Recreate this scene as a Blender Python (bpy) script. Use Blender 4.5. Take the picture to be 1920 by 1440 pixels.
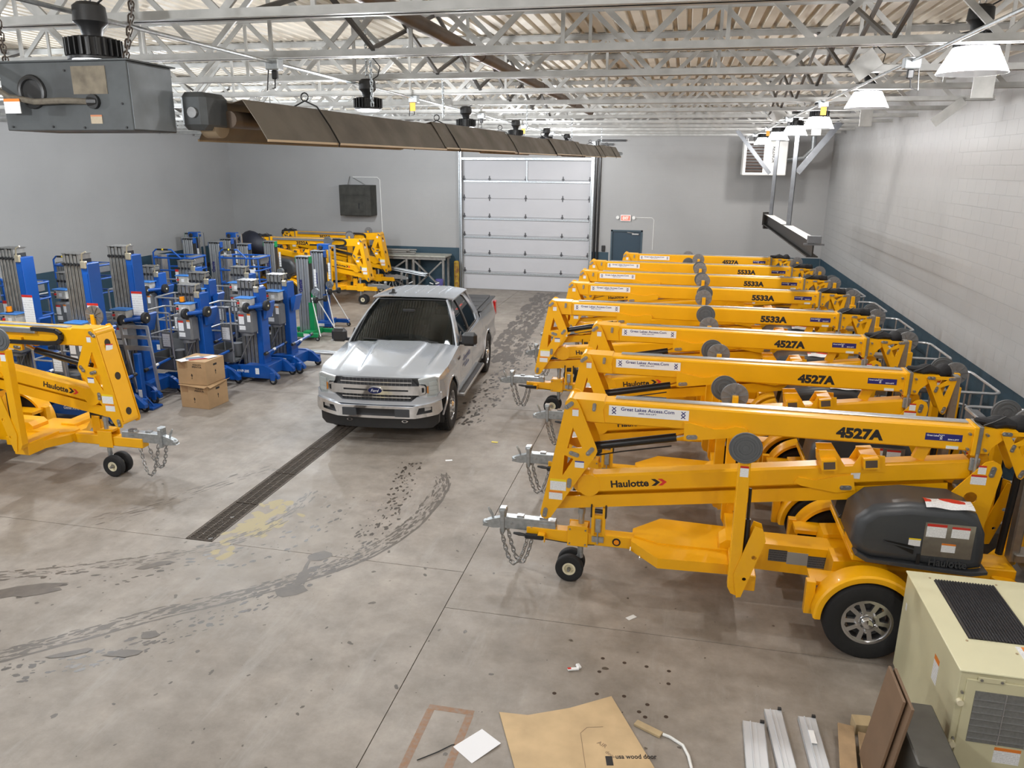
import bpy, bmesh, math, random
from mathutils import Vector, Matrix, Euler
from mathutils.geometry import tessellate_polygon
random.seed(7)
for o in list(bpy.data.objects): bpy.data.objects.remove(o)
S = bpy.context.scene
C = S.collection
PI = math.pi

# ---------------------------------------------------------------- camera
cam_d = bpy.data.cameras.new('camera'); cam = bpy.data.objects.new('camera', cam_d); C.objects.link(cam)
YAW, PITCH, ROLL, FPX = 0.213333, 0.278392, 0.007548, 1434.6
_f = Vector((-math.sin(YAW)*math.cos(PITCH), math.cos(YAW)*math.cos(PITCH), -math.sin(PITCH)))
_r = Vector((math.cos(YAW), math.sin(YAW), 0)); _u = _r.cross(_f)
_r2 = _r*math.cos(ROLL)+_u*math.sin(ROLL); _u2 = -_r*math.sin(ROLL)+_u*math.cos(ROLL)
M3 = Matrix((_r2, _u2, -_f)).transposed()
cam.matrix_world = Matrix.Translation((0, 0, 4.15)) @ M3.to_4x4()
cam_d.sensor_fit = 'HORIZONTAL'; cam_d.sensor_width = 36.0; cam_d.lens = 36.0*FPX/1920.0
cam_d.clip_start = 0.05; cam_d.clip_end = 200
S.camera = cam

# ---------------------------------------------------------------- world, exposure
W = bpy.data.worlds.new('world'); S.world = W; W.use_nodes = True
W.node_tree.nodes['Background'].inputs[0].default_value = (0.6, 0.65, 0.7, 1)
W.node_tree.nodes['Background'].inputs[1].default_value = 0.05
S.view_settings.view_transform = 'Standard'; S.view_settings.look = 'None'
S.view_settings.gamma = 1.0; S.view_settings.use_curve_mapping = False
S.view_settings.exposure = 0.0
LAMP_W = 200.0          # watts of each high-bay lamp

# ---------------------------------------------------------------- mesh helpers
class MB:
    def __init__(s): s.v = []; s.f = []
    def add(s, vs, fs):
        o = len(s.v); s.v += [tuple(v) for v in vs]; s.f += [[i+o for i in f] for f in fs]; return s
    def box(s, x0, x1, y0, y1, z0, z1, c=0.0):
        if x1 < x0: x0, x1 = x1, x0
        if y1 < y0: y0, y1 = y1, y0
        if z1 < z0: z0, z1 = z1, z0
        return s.obox(((x0+x1)/2, (y0+y1)/2, (z0+z1)/2), (x1-x0, y1-y0, z1-z0), None, c)
    def obox(s, ce, sz, rot=None, c=0.0):
        hx, hy, hz = sz[0]/2, sz[1]/2, sz[2]/2
        c = min(c, hx*.9, hy*.9, hz*.9)
        if c <= 0:
            vs = [(-hx,-hy,-hz),(hx,-hy,-hz),(hx,hy,-hz),(-hx,hy,-hz),(-hx,-hy,hz),(hx,-hy,hz),(hx,hy,hz),(-hx,hy,hz)]
            fs = [(0,3,2,1),(4,5,6,7),(0,1,5,4),(1,2,6,5),(2,3,7,6),(3,0,4,7)]
        else:
            vs = []; idx = {}
            for sx in (-1,1):
                for sy in (-1,1):
                    for sz_ in (-1,1):
                        for a in range(3):
                            h = [hx-c, hy-c, hz-c]; h[a] += c
                            idx[(sx,sy,sz_,a)] = len(vs); vs.append((sx*h[0], sy*h[1], sz_*h[2]))
            fs = []
            I = idx
            for sg in (-1,1):
                q = [I[(sg,a,b,0)] for a,b in ((-1,-1),(1,-1),(1,1),(-1,1))]; fs.append(q if sg>0 else q[::-1])
                q = [I[(a,sg,b,1)] for a,b in ((-1,-1),(-1,1),(1,1),(1,-1))]; fs.append(q if sg>0 else q[::-1])
                q = [I[(a,b,sg,2)] for a,b in ((-1,-1),(1,-1),(1,1),(-1,1))]; fs.append(q if sg>0 else q[::-1])
            for a in (-1,1):
                for b in (-1,1):
                    q = [I[(-1,a,b,1)], I[(1,a,b,1)], I[(1,a,b,2)], I[(-1,a,b,2)]]; fs.append(q if a*b>0 else q[::-1])
                    q = [I[(a,-1,b,0)], I[(a,1,b,0)], I[(a,1,b,2)], I[(a,-1,b,2)]]; fs.append(q if a*b<0 else q[::-1]) if False else fs.append(q if a*b>0 else q[::-1])
                    q = [I[(a,b,-1,0)], I[(a,b,1,0)], I[(a,b,1,1)], I[(a,b,-1,1)]]; fs.append(q[::-1] if a*b>0 else q)
            for a in (-1,1):
                for b in (-1,1):
                    for d in (-1,1):
                        q = [I[(a,b,d,0)], I[(a,b,d,1)], I[(a,b,d,2)]]; fs.append(q if a*b*d>0 else q[::-1])
        M = rot.to_matrix() if isinstance(rot, Euler) else rot
        ce = Vector(ce)
        vs = [((M @ Vector(v)) if M is not None else Vector(v)) + ce for v in vs]
        return s.add(vs, fs)
    def bar(s, p0, p1, w, h, up=(0,0,1), c=0.0):
        p0 = Vector(p0); p1 = Vector(p1); d = p1-p0; L = d.length; d.normalize()
        up = Vector(up)
        if abs(d.dot(up)) > .97: up = Vector((0,1,0)) if abs(d.y) < .9 else Vector((1,0,0))
        sd = d.cross(up).normalized(); u2 = sd.cross(d)
        M = Matrix((sd, d, u2)).transposed()
        return s.obox((p0+p1)/2, (w, L, h), M, c)
    def prism(s, poly, ax, a, b):
        return s.plate(poly, [], ax, a, b)
    def plate(s, outer, holes, ax, a, b):
        def area(p): return sum(p[i][0]*p[(i+1)%len(p)][1]-p[(i+1)%len(p)][0]*p[i][1] for i in range(len(p)))
        loops = []
        for k, lp in enumerate([outer]+list(holes)):
            lp = list(lp)
            if (area(lp) > 0) != (k == 0): lp = lp[::-1]
            loops.append(lp)
        def m(p, t):
            return {'x': (t, p[0], p[1]), 'y': (p[0], t, p[1]), 'z': (p[0], p[1], t)}[ax]
        if len(loops) == 1 and len(outer) > 2:
            pass
        tris = tessellate_polygon([[Vector((p[0], p[1], 0)) for p in lp] for lp in loops])
        flat = [p for lp in loops for p in lp]
        def ori(t):
            A, B, D = (flat[i] for i in t)
            return (B[0]-A[0])*(D[1]-A[1])-(D[0]-A[0])*(B[1]-A[1])
        tris = [t if ori(t) > 0 else t[::-1] for t in tris if abs(ori(t)) > 1e-12]
        n = len(flat)
        vs = [m(p, a) for p in flat]+[m(p, b) for p in flat]
        fl = (ax == 'y')      # (x,z) plane: ccw normal is -y
        fs = []
        for t in tris:
            t = list(t)
            top = [i+n for i in t]
            if fl: fs.append(top[::-1]); fs.append(t)
            else: fs.append(top); fs.append(t[::-1])
        if b < a: fs = [f[::-1] for f in fs]
        o = 0
        for lp in loops:
            k = len(lp)
            for i in range(k):
                j = (i+1) % k
                q = [o+i, o+j, o+j+n, o+i+n]
                if fl != (b < a): q = q[::-1]
                fs.append(q)
            o += k
        return s.add(vs, fs)
    def tube(s, pts, r, n=8, closed=False, cap=True):
        pts = [Vector(p) for p in pts]; k = len(pts)
        rr = r if isinstance(r, (list, tuple)) else [r]*k
        tang = []
        for i in range(k):
            a = pts[(i-1) % k] if (closed or i > 0) else pts[i]
            b = pts[(i+1) % k] if (closed or i < k-1) else pts[i]
            t = (b-a); t = t.normalized() if t.length > 1e-9 else Vector((0,0,1)); tang.append(t)
        up = Vector((0,0,1)) if abs(tang[0].z) < .9 else Vector((1,0,0))
        nrm = (up - tang[0]*up.dot(tang[0])).normalized()
        vs = []
        for i in range(k):
            nrm = (nrm - tang[i]*nrm.dot(tang[i]))
            nrm = nrm.normalized() if nrm.length > 1e-6 else tang[i].orthogonal().normalized()
            bi = tang[i].cross(nrm)
            for j in range(n):
                a = 2*PI*j/n
                vs.append(pts[i]+(nrm*math.cos(a)+bi*math.sin(a))*rr[i])
        fs = []
        for i in range(k if closed else k-1):
            i2 = (i+1) % k
            for j in range(n):
                j2 = (j+1) % n
                fs.append((i*n+j, i*n+j2, i2*n+j2, i2*n+j))
        if cap and not closed:
            fs.append(list(range(n))[::-1]); fs.append([(k-1)*n+j for j in range(n)])
        return s.add(vs, fs)
    def cyl(s, p0, p1, r, n=16, r1=None):
        return s.tube([p0, p1], [r, r if r1 is None else r1], n)
    def lathe(s, prof, ax, ce, n=24, a0=0.0, a1=2*PI):
        full = abs(a1-a0-2*PI) < 1e-6; k = len(prof); m = n if full else n+1
        vs = []
        for i in range(m):
            a = a0+(a1-a0)*i/n
            for r, h in prof:
                c, d = r*math.cos(a), r*math.sin(a)
                v = {'x': (h, c, d), 'y': (d, h, c), 'z': (c, d, h)}[ax]
                vs.append((v[0]+ce[0], v[1]+ce[1], v[2]+ce[2]))
        fs = []
        for i in range(n):
            i2 = (i+1) % m
            for j in range(k-1):
                q = (i*k+j, i2*k+j, i2*k+j+1, i*k+j+1)
                fs.append(q)
        return s.add(vs, fs)
    def torus(s, ce, R, r, ax='z', n=20, m=8):
        prof = [(R+r*math.cos(2*PI*j/m), r*math.sin(2*PI*j/m)) for j in range(m+1)]
        return s.lathe(prof, ax, ce, n)
    def disc(s, ce, r, ax, th, n=20):
        d = {'x': (th,0,0), 'y': (0,th,0), 'z': (0,0,th)}[ax]
        return s.cyl(ce, (ce[0]+d[0], ce[1]+d[1], ce[2]+d[2]), r, n)
    def grid(s, fn, nu, nv):
        vs = [fn(i/nu, j/nv) for j in range(nv+1) for i in range(nu+1)]
        fs = [(j*(nu+1)+i, j*(nu+1)+i+1, (j+1)*(nu+1)+i+1, (j+1)*(nu+1)+i) for j in range(nv) for i in range(nu)]
        return s.add(vs, fs)
    def sphere(s, ce, r, n=14, m=8, sc=(1,1,1)):
        vs = []; fs = []
        for j in range(m+1):
            t = PI*j/m
            for i in range(n):
                a = 2*PI*i/n
                vs.append((ce[0]+r*sc[0]*math.sin(t)*math.cos(a), ce[1]+r*sc[1]*math.sin(t)*math.sin(a), ce[2]+r*sc[2]*math.cos(t)))
        for j in range(m):
            for i in range(n):
                i2 = (i+1) % n
                fs.append((j*n+i, (j+1)*n+i, (j+1)*n+i2, j*n+i2))
        return s.add(vs, fs)
    def map(s, fn): s.v = [tuple(fn(*v)) for v in s.v]; return s

def mesh_of(name, mb, angle=35, solid=0.0, cuts=None, warp=None, bevel=0.0, fixn=True, merge=False):
    me = bpy.data.meshes.new(name)
    me.from_pydata([tuple(v) for v in mb.v], [], [tuple(f) for f in mb.f])
    bm = bmesh.new(); bm.from_mesh(me)
    if merge: bmesh.ops.remove_doubles(bm, verts=bm.verts, dist=1e-5)
    if cuts:
        ax, ps = cuts
        no = {'x': (1,0,0), 'y': (0,1,0), 'z': (0,0,1)}[ax]
        for p in ps:
            bmesh.ops.bisect_plane(bm, geom=bm.verts[:]+bm.edges[:]+bm.faces[:], plane_co=tuple(c*p for c in no), plane_no=no)
    if warp:
        for v in bm.verts: v.co = warp(v.co)
    if fixn: bmesh.ops.recalc_face_normals(bm, faces=bm.faces)
    if solid: bmesh.ops.solidify(bm, geom=bm.faces[:], thickness=solid)
    if bevel:
        es = [e for e in bm.edges if len(e.link_faces) == 2 and e.calc_face_angle(0) > .6]
        bmesh.ops.bevel(bm, geom=es, offset=bevel, segments=2, profile=.6, affect='EDGES')
    bm.to_mesh(me); bm.free()
    for p in me.polygons: p.use_smooth = True
    me.set_sharp_from_angle(angle=math.radians(angle))
    return me

def put(name, me, m, parent=None, loc=None, rot=None, label=None):
    if m is not None and not me.materials: me.materials.append(m)
    o = bpy.data.objects.new(name, me); C.objects.link(o)
    if parent: o.parent = parent
    if loc is not None: o.location = loc
    if rot is not None: o.rotation_euler = rot
    if label: o['label'] = label
    return o
def obj(name, mb, m, parent=None, loc=None, rot=None, label=None, **k):
    return put(name, mesh_of(name, mb, **k), m, parent, loc, rot, label)
def tag(o, label=None, cat=None, group=None, kind=None):
    if label: o['label'] = label
    if cat: o['category'] = cat
    if group: o['group'] = group
    if kind: o['kind'] = kind
    return o
def thing(name, label, cat, loc=(0,0,0), rz=0.0, group=None):
    o = bpy.data.objects.new(name, None); o.empty_display_size = .1; C.objects.link(o)
    o.location = loc; o.rotation_euler = (0, 0, rz)
    return tag(o, label, cat, group)
def copy_tree(o, parent=None):
    c = o.copy(); C.objects.link(c); c.parent = parent
    for ch in list(o.children): copy_tree(ch, c)
    return c

# ---------------------------------------------------------------- materials
def _nt(name):
    m = bpy.data.materials.new(name); m.use_nodes = True
    return m, m.node_tree, m.node_tree.nodes['Principled BSDF']
MATS = {}
def mat(name, col, rough=.5, metal=0.0, var=0.0, scale=8.0, bump=0.0, bscale=60.0, coat=0.0, emit=None, spec=None, col2=None, rvar=0.0):
    """plain paint / metal / plastic with a little noise in colour, gloss and relief"""
    if name in MATS: return MATS[name]
    m, t, b = _nt(name)
    b.inputs['Base Color'].default_value = (*col, 1); b.inputs['Roughness'].default_value = rough; b.inputs['Metallic'].default_value = metal
    if coat: b.inputs['Coat Weight'].default_value = coat; b.inputs['Coat Roughness'].default_value = .08
    if spec is not None: b.inputs['Specular IOR Level'].default_value = spec
    N = t.nodes; L = t.links
    tc = N.new('ShaderNodeTexCoord')
    if var or rvar:
        nz = N.new('ShaderNodeTexNoise'); nz.inputs['Scale'].default_value = scale; nz.inputs['Detail'].default_value = 5
        L.new(tc.outputs['Object'], nz.inputs['Vector'])
        if var:
            mx = N.new('ShaderNodeMix'); mx.data_type = 'RGBA'
            c2 = col2 if col2 else tuple(c*(1-var) for c in col)
            mr = N.new('ShaderNodeMapRange'); mr.inputs[1].default_value = .35; mr.inputs[2].default_value = .7
            L.new(nz.outputs['Fac'], mr.inputs[0]); L.new(mr.outputs[0], mx.inputs[0])
            mx.inputs[6].default_value = (*col, 1); mx.inputs[7].default_value = (*c2, 1)
            L.new(mx.outputs[2], b.inputs['Base Color'])
        if rvar:
            mr2 = N.new('ShaderNodeMapRange'); mr2.inputs[1].default_value = .3; mr2.inputs[2].default_value = .7
            mr2.inputs[3].default_value = max(.02, rough-rvar); mr2.inputs[4].default_value = min(1, rough+rvar)
            L.new(nz.outputs['Fac'], mr2.inputs[0]); L.new(mr2.outputs[0], b.inputs['Roughness'])
    if bump:
        n2 = N.new('ShaderNodeTexNoise'); n2.inputs['Scale'].default_value = bscale; n2.inputs['Detail'].default_value = 4
        L.new(tc.outputs['Object'], n2.inputs['Vector'])
        bp = N.new('ShaderNodeBump'); bp.inputs['Strength'].default_value = bump; bp.inputs['Distance'].default_value = .01
        L.new(n2.outputs['Fac'], bp.inputs['Height']); L.new(bp.outputs['Normal'], b.inputs['Normal'])
    if emit:
        b.inputs['Emission Color'].default_value = (*emit[0], 1); b.inputs['Emission Strength'].default_value = emit[1]
    MATS[name] = m; return m

def sticker(name, band, paper=(.82,.83,.84), ink=.25, lines=9.0, bandz=.8, vert='Z'):
    """printed label: coloured heading band over small grey text lines (flat print)"""
    if name in MATS: return MATS[name]
    m, t, b = _nt(name); N = t.nodes; L = t.links
    b.inputs['Roughness'].default_value = .35
    tc = N.new('ShaderNodeTexCoord'); sp = N.new('ShaderNodeSeparateXYZ'); L.new(tc.outputs['Generated'], sp.inputs[0])
    def mth(op, a, bb):
        n = N.new('ShaderNodeMath'); n.operation = op
        for i, q in enumerate((a, bb)):
            if isinstance(q, (int, float)): n.inputs[i].default_value = q
            else: L.new(q, n.inputs[i])
        return n.outputs[0]
    z = sp.outputs[vert]
    fr = mth('FRACT', mth('MULTIPLY', z, lines), 0)
    ln = mth('GREATER_THAN', fr, .55)
    nz = N.new('ShaderNodeTexNoise'); nz.inputs['Scale'].default_value = 9
    mp = N.new('ShaderNodeMapping'); mp.inputs['Scale'].default_value = (3, 3, .6)
    L.new(tc.outputs['Generated'], mp.inputs[0]); L.new(mp.outputs[0], nz.inputs['Vector'])
    nn = mth('GREATER_THAN', nz.outputs['Fac'], .47)
    txt = mth('MULTIPLY', mth('MULTIPLY', ln, nn), ink)
    mx = N.new('ShaderNodeMix'); mx.data_type = 'RGBA'; L.new(txt, mx.inputs[0])
    mx.inputs[6].default_value = (*paper, 1); mx.inputs[7].default_value = (.03, .03, .04, 1)
    m2 = N.new('ShaderNodeMix'); m2.data_type = 'RGBA'; L.new(mth('GREATER_THAN', z, bandz), m2.inputs[0])
    L.new(mx.outputs[2], m2.inputs[6]); m2.inputs[7].default_value = (*band, 1)
    L.new(m2.outputs[2], b.inputs['Base Color'])
    MATS[name] = m; return m

def glass(name, tint, refl=.06):
    m, t, b = _nt(name); N = t.nodes; L = t.links; N.remove(b)
    tr = N.new('ShaderNodeBsdfTransparent'); tr.inputs[0].default_value = (*tint, 1)
    gl = N.new('ShaderNodeBsdfGlossy'); gl.inputs['Roughness'].default_value = .02
    lw = N.new('ShaderNodeLayerWeight'); lw.inputs['Blend'].default_value = .5
    pw = N.new('ShaderNodeMath'); pw.operation = 'POWER'; pw.inputs[1].default_value = 4.0; L.new(lw.outputs['Facing'], pw.inputs[0])
    fr = N.new('ShaderNodeMath'); fr.operation = 'MULTIPLY_ADD'; fr.inputs[1].default_value = .6; fr.inputs[2].default_value = refl; L.new(pw.outputs[0], fr.inputs[0])
    ms = N.new('ShaderNodeMixShader'); L.new(fr.outputs[0], ms.inputs[0]); L.new(tr.outputs[0], ms.inputs[1]); L.new(gl.outputs[0], ms.inputs[2])
    L.new(ms.outputs[0], N['Material Output'].inputs[0]); MATS[name] = m; return m

YEL = mat('yellow_paint', (.87,.425,.002), .34, var=.06, scale=3, coat=.15, bump=.02, bscale=200)
GALV = mat('galvanised_steel', (.50,.53,.55), .38, .85, var=.25, scale=25, rvar=.1)
STEEL = mat('bare_steel', (.42,.42,.42), .35, .9, var=.2, scale=30)
ALU = mat('aluminium', (.60,.61,.63), .36, .9, var=.15, scale=12, rvar=.08)
CHROME = mat('chrome', (.82,.83,.85), .07, 1.0)
RUB = mat('black_rubber', (.012,.012,.013), .75, bump=.15, bscale=120)
BLK = mat('black_plastic', (.015,.015,.016), .45, bump=.03)
BLKP = mat('black_paint', (.012,.012,.013), .3)
HOODG = mat('dark_grey_plastic', (.048,.052,.058), .38, bump=.05, bscale=220)
PADG = mat('grey_pad_plastic', (.10,.105,.11), .55, bump=.05)
GREYB = mat('grey_box_plastic', (.14,.145,.155), .5, var=.15, bump=.05)
WHITE = mat('white_plastic', (.78,.78,.76), .4)
CREAM = mat('cream_paint', (.72,.66,.47), .4)
INK = mat('black_print', (.012,.012,.014), .5)
REDP = mat('red_print', (.65,.03,.025), .4)
NAVY = mat('navy_print', (.02,.02,.16), .4)
WPR = mat('white_print', (.85,.85,.85), .45)
BLUE = mat('blue_paint', (.004,.075,.34), .35, var=.1, scale=4, coat=.2, bump=.02, bscale=150)
LBLUE = mat('light_blue_lid', (.05,.22,.62), .4)
GREEN = mat('green_paint', (.004,.24,.075), .38, var=.1)
AMBER = mat('amber_lens', (.85,.27,.01), .15)
ST_RED = sticker('red_headed_label', (.55,.03,.02))
ST_YEL = sticker('yellow_headed_label', (.85,.62,.02))
ST_ORG = sticker('orange_headed_label', (.75,.22,.03))
ST_WHT = sticker('plain_printed_label', (.8,.8,.8), ink=.35, lines=6)

# ---------------------------------------------------------------- lettering
_TX = {}
def text(name, body, h, m, parent, loc, rot, width=None, bold=0.0, shear=0.0, thick=.0015):
    key = (body, round(h, 4), width, bold, shear)
    if key not in _TX:
        cu = bpy.data.curves.new('t', 'FONT'); cu.body = body; cu.size = 1.0; cu.extrude = .5; cu.offset = bold; cu.shear = shear
        cu.align_x = 'LEFT'; cu.resolution_u = 3
        to = bpy.data.objects.new('t', cu); C.objects.link(to)
        dg = bpy.context.evaluated_depsgraph_get(); dg.update()
        me = bpy.data.meshes.new_from_object(to.evaluated_get(dg))
        bpy.data.objects.remove(to); bpy.data.curves.remove(cu)
        xs = [v.co.x for v in me.vertices]; ys = [v.co.y for v in me.vertices]
        x0, x1, y0, y1 = min(xs), max(xs), min(ys), max(ys)
        sy = h/(y1-y0); sx = sy if width is None else width/(x1-x0)
        for v in me.vertices:
            v.co = Vector(((v.co.x-x0)*sx, (v.co.y-y0)*sy, v.co.z*thick))
        me.name = 'lettering'; me.materials.clear(); me.materials.append(m); _TX[key] = me
    o = bpy.data.objects.new(name, _TX[key]); C.objects.link(o)
    if parent: o.parent = parent
    o.location = loc; o.rotation_euler = rot
    return o
FRONT = (PI/2, 0, 0)       # reads from -y
BACK = (PI/2, 0, PI)       # reads from +y
# ---------------------------------------------------------------- room
XL, XR, YB, YF, ZD = -16.0, 4.3, 25.7, -3.0, 5.66
BAND = 1.4
def concrete():
    m, t, b = _nt('concrete'); N = t.nodes; L = t.links
    ge = N.new('ShaderNodeNewGeometry')
    def noise(sc, det, rg=.5, vec=None):
        n = N.new('ShaderNodeTexNoise'); n.inputs['Scale'].default_value = sc; n.inputs['Detail'].default_value = det; n.inputs['Roughness'].default_value = rg
        L.new(vec if vec else ge.outputs['Position'], n.inputs['Vector']); return n.outputs['Fac']
    def ramp(src, lo, hi, c0, c1):
        r = N.new('ShaderNodeValToRGB'); r.color_ramp.elements[0].position = lo; r.color_ramp.elements[1].position = hi
        r.color_ramp.elements[0].color = (*c0, 1); r.color_ramp.elements[1].color = (*c1, 1); L.new(src, r.inputs[0]); return r.outputs[0]
    def mix(f, a, c, bl='MIX'):
        x = N.new('ShaderNodeMix'); x.data_type = 'RGBA'; x.blend_type = bl
        if isinstance(f, float): x.inputs[0].default_value = f
        else: L.new(f, x.inputs[0])
        L.new(a, x.inputs[6])
        if isinstance(c, tuple): x.inputs[7].default_value = (*c, 1)
        else: L.new(c, x.inputs[7])
        return x.outputs[2]
    base = ramp(noise(.55, 8, .62), .3, .72, (.235,.203,.172), (.385,.345,.305))
    mot = ramp(noise(3.2, 9, .7), .32, .75, (.68,.67,.65), (1.12,1.11,1.1))
    c = mix(1.0, base, mot, 'MULTIPLY')
    st = ramp(noise(1.1, 12, .75), .62, .74, (0,0,0), (1,1,1))
    c = mix(st, c, (.19,.162,.135))
    sp = ramp(noise(9, 4, .6), .70, .76, (0,0,0), (.55,.55,.55))
    c = mix(sp, c, (.11,.09,.07))
    mpn = N.new('ShaderNodeMapping'); mpn.inputs['Scale'].default_value = (1.4, .25, 1); mpn.inputs['Rotation'].default_value = (0, 0, .5); L.new(ge.outputs['Position'], mpn.inputs[0])
    sw = ramp(noise(2.4, 7, .7, mpn.outputs[0]), .55, .75, (0,0,0), (.5,.5,.5))
    c = mix(sw, c, (.40,.375,.345))
    L.new(c, b.inputs['Base Color'])
    rr = N.new('ShaderNodeMapRange'); rr.inputs[3].default_value = .34; rr.inputs[4].default_value = .72; L.new(noise(2.0, 6), rr.inputs[0]); L.new(rr.outputs[0], b.inputs['Roughness'])
    bp = N.new('ShaderNodeBump'); bp.inputs['Strength'].default_value = .12; bp.inputs['Distance'].default_value = .01; L.new(noise(26, 8, .7), bp.inputs['Height']); L.new(bp.outputs[0], b.inputs['Normal'])
    return m
CONC = concrete()
JOINT = mat('joint_filler', (.035,.03,.026), .9)
def wallpaint(name, col, bumpy=True, ax=('Y','Z')):
    m, t, b = _nt(name); N = t.nodes; L = t.links
    ge = N.new('ShaderNodeNewGeometry'); b.inputs['Roughness'].default_value = .5
    nz = N.new('ShaderNodeTexNoise'); nz.inputs['Scale'].default_value = .8; nz.inputs['Detail'].default_value = 8; L.new(ge.outputs['Position'], nz.inputs['Vector'])
    r = N.new('ShaderNodeValToRGB'); r.color_ramp.elements[0].position = .3; r.color_ramp.elements[1].position = .7
    r.color_ramp.elements[0].color = (*[c*.93 for c in col], 1); r.color_ramp.elements[1].color = (*col, 1); L.new(nz.outputs['Fac'], r.inputs[0])
    L.new(r.outputs[0], b.inputs['Base Color'])
    n2 = N.new('ShaderNodeTexNoise'); n2.inputs['Scale'].default_value = 45; n2.inputs['Detail'].default_value = 4; L.new(ge.outputs['Position'], n2.inputs['Vector'])
    bp = N.new('ShaderNodeBump'); bp.inputs['Strength'].default_value = .12; bp.inputs['Distance'].default_value = .01; L.new(n2.outputs['Fac'], bp.inputs['Height'])
    last = bp
    if bumpy:
        sx = N.new('ShaderNodeSeparateXYZ'); L.new(ge.outputs['Position'], sx.inputs[0])
        cb = N.new('ShaderNodeCombineXYZ'); L.new(sx.outputs[ax[0]], cb.inputs[0]); L.new(sx.outputs[ax[1]], cb.inputs[1])
        br = N.new('ShaderNodeTexBrick'); br.inputs['Scale'].default_value = 1.0; br.inputs['Brick Width'].default_value = .4; br.inputs['Row Height'].default_value = .2
        br.inputs['Mortar Size'].default_value = .006; br.inputs['Mortar Smooth'].default_value = .6; L.new(cb.outputs[0], br.inputs['Vector'])
        b2 = N.new('ShaderNodeBump'); b2.invert = True; b2.inputs['Strength'].default_value = .25; b2.inputs['Distance'].default_value = .004
        L.new(br.outputs['Fac'], b2.inputs['Height']); L.new(bp.outputs[0], b2.inputs['Normal']); last = b2
    L.new(last.outputs[0], b.inputs['Normal'])
    return m
WALLC = (.375,.375,.375)
PX = wallpaint('white_block_paint_side', WALLC, True, ('Y','Z')); PY = wallpaint('white_block_paint_back', WALLC, True, ('X','Z'))
PB = wallpaint('white_block_paint', WALLC, False); BANDC = wallpaint('slate_blue_paint', (.028,.065,.095), False)
def struct(name, mb, m, label, cat, **k):
    return tag(obj(name, mb, m, **k), label, cat, kind='structure')

# floor: one dark bed, slabs with sawn joints between them
fl = struct('floor', MB().box(XL-.2, XR+.2, YF, YB+.2, -.2, -.03), JOINT, 'grey concrete warehouse floor with sawn joints and wet tyre marks', 'floor')
xs = [XL, -10.3, -5.34, -2.02, XR+.2]; ys = [YF, 1.2, 6.29, 12.6, 18.9, YB+.2]
DX0, DX1, DY0, DY1 = -5.335, -5.0, 7.0, 19.0
def slab(x0, x1, y0, y1):
    g = .004; obj('concrete_slab', MB().box(x0+g, x1-g, y0+g, y1-g, -.03, 0), CONC, fl)
for i in range(len(xs)-1):
    for j in range(len(ys)-1):
        if i == 1 and j == 0: slab(xs[1], xs[3], ys[0], ys[1]); continue
        if i == 2 and j == 0: continue
        if i == 2 and j == 1: continue
        x0, x1, y0, y1 = xs[i], xs[i+1], ys[j], ys[j+1]
        if i == 1 and j == 1: slab(x0, xs[3], y0, 6.98); continue
        if i == 1 and j == 2: slab(x0, x1, 6.98, y1); continue
        if i == 2:                                            # strip that holds the trench drain
            if j == 1: slab(x0, x1, y0, 6.98); continue
            if j == 2: slab(DX1, x1, 6.98, y1); continue
            if j == 3: slab(DX1, x1, y0, y1); continue
            if j == 4: slab(x0, x1, DY1+.02, y1); slab(DX1, x1, y0, DY1+.02); continue
        slab(x0, x1, y0, y1)
# trench drain with cast grates
RUST = mat('rusty_grate_iron', (.12,.095,.075), .7, .2, var=.5, scale=20, bump=.2)
dr = thing('trench_drain', 'long rusty grated trench drain running under the silver pickup truck', 'drain', (0, 0, 0))
obj('drain_channel', MB().box(DX0+.005, DX1-.005, DY0, DY1, -.029, -.026), JOINT, dr)
fm = MB()
for x in (DX0+.004, DX1-.016): fm.box(x, x+.012, DY0, DY1, -.026, .001)
fm.box(DX0+.004, DX1-.004, DY0-.006, DY0+.006, -.026, .001)
obj('drain_frame', fm, RUST, dr)
g = MB()
w = DX1-DX0-.04
for k in range(4): g.box(k*w/3-.006, k*w/3+.006, .01, .99, -.024, .0005)
n = 30
for k in range(n): g.box(0, w, .012+k*.98/n, .012+k*.98/n+.011, -.022, -.001)
gm = mesh_of('grate', g)
for k in range(12): put('grate', gm, RUST, dr, (DX0+.02, DY0+.01+k*1.0, 0))

# walls
wr = struct('wall_right', MB().box(XR+.012, XR+.25, YF, YB+.2, 0, ZD), PB, 'white painted block wall on the right with slate blue band', 'wall')
def block_mesh(L, H=.2):
    return MB().box(.008, .012, .0015, L-.0015, .0015, H-.0015, c=.001)
bmW = mesh_of('concrete_block', block_mesh(.4)); bmB = bmW.copy(); bmW.materials.append(PB); bmB.materials.append(BANDC)
restW, restB = MB(), MB()
for r in range(28):
    off = .2 if r % 2 else 0
    y = YF+off-.4
    while y < YB+.2:
        z = r*.2
        if y+.4 > YF:
            if 7.6 <= y <= 14.0 and 1.35 < z < 4.9:
                put('concrete_block', bmW, None, wr, (XR, y, z))
            else:
                (restB if z < 1.39 else restW).box(XR+.008, XR+.012, y+.0015, y+.3985, z+.0015, z+.1985)
        y += .4
tag(obj('block_courses', restW, PB, wr), kind='stuff'); tag(obj('painted_band_courses', restB, BANDC, wr), kind='stuff')
wl = struct('wall_left', MB().box(XL-.25, XL, YF, YB+.2, 0, ZD), PX, 'white painted block wall on the left behind the blue lifts', 'wall')
obj('painted_band', MB().box(XL, XL+.003, YF, YB, 0, BAND), BANDC, wl)
GX0, GX1, GZ = -7.33, -2.98, 4.3           # overhead door
MX0, MX1, MZ = -2.27, -1.24, 2.14          # personnel door
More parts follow.
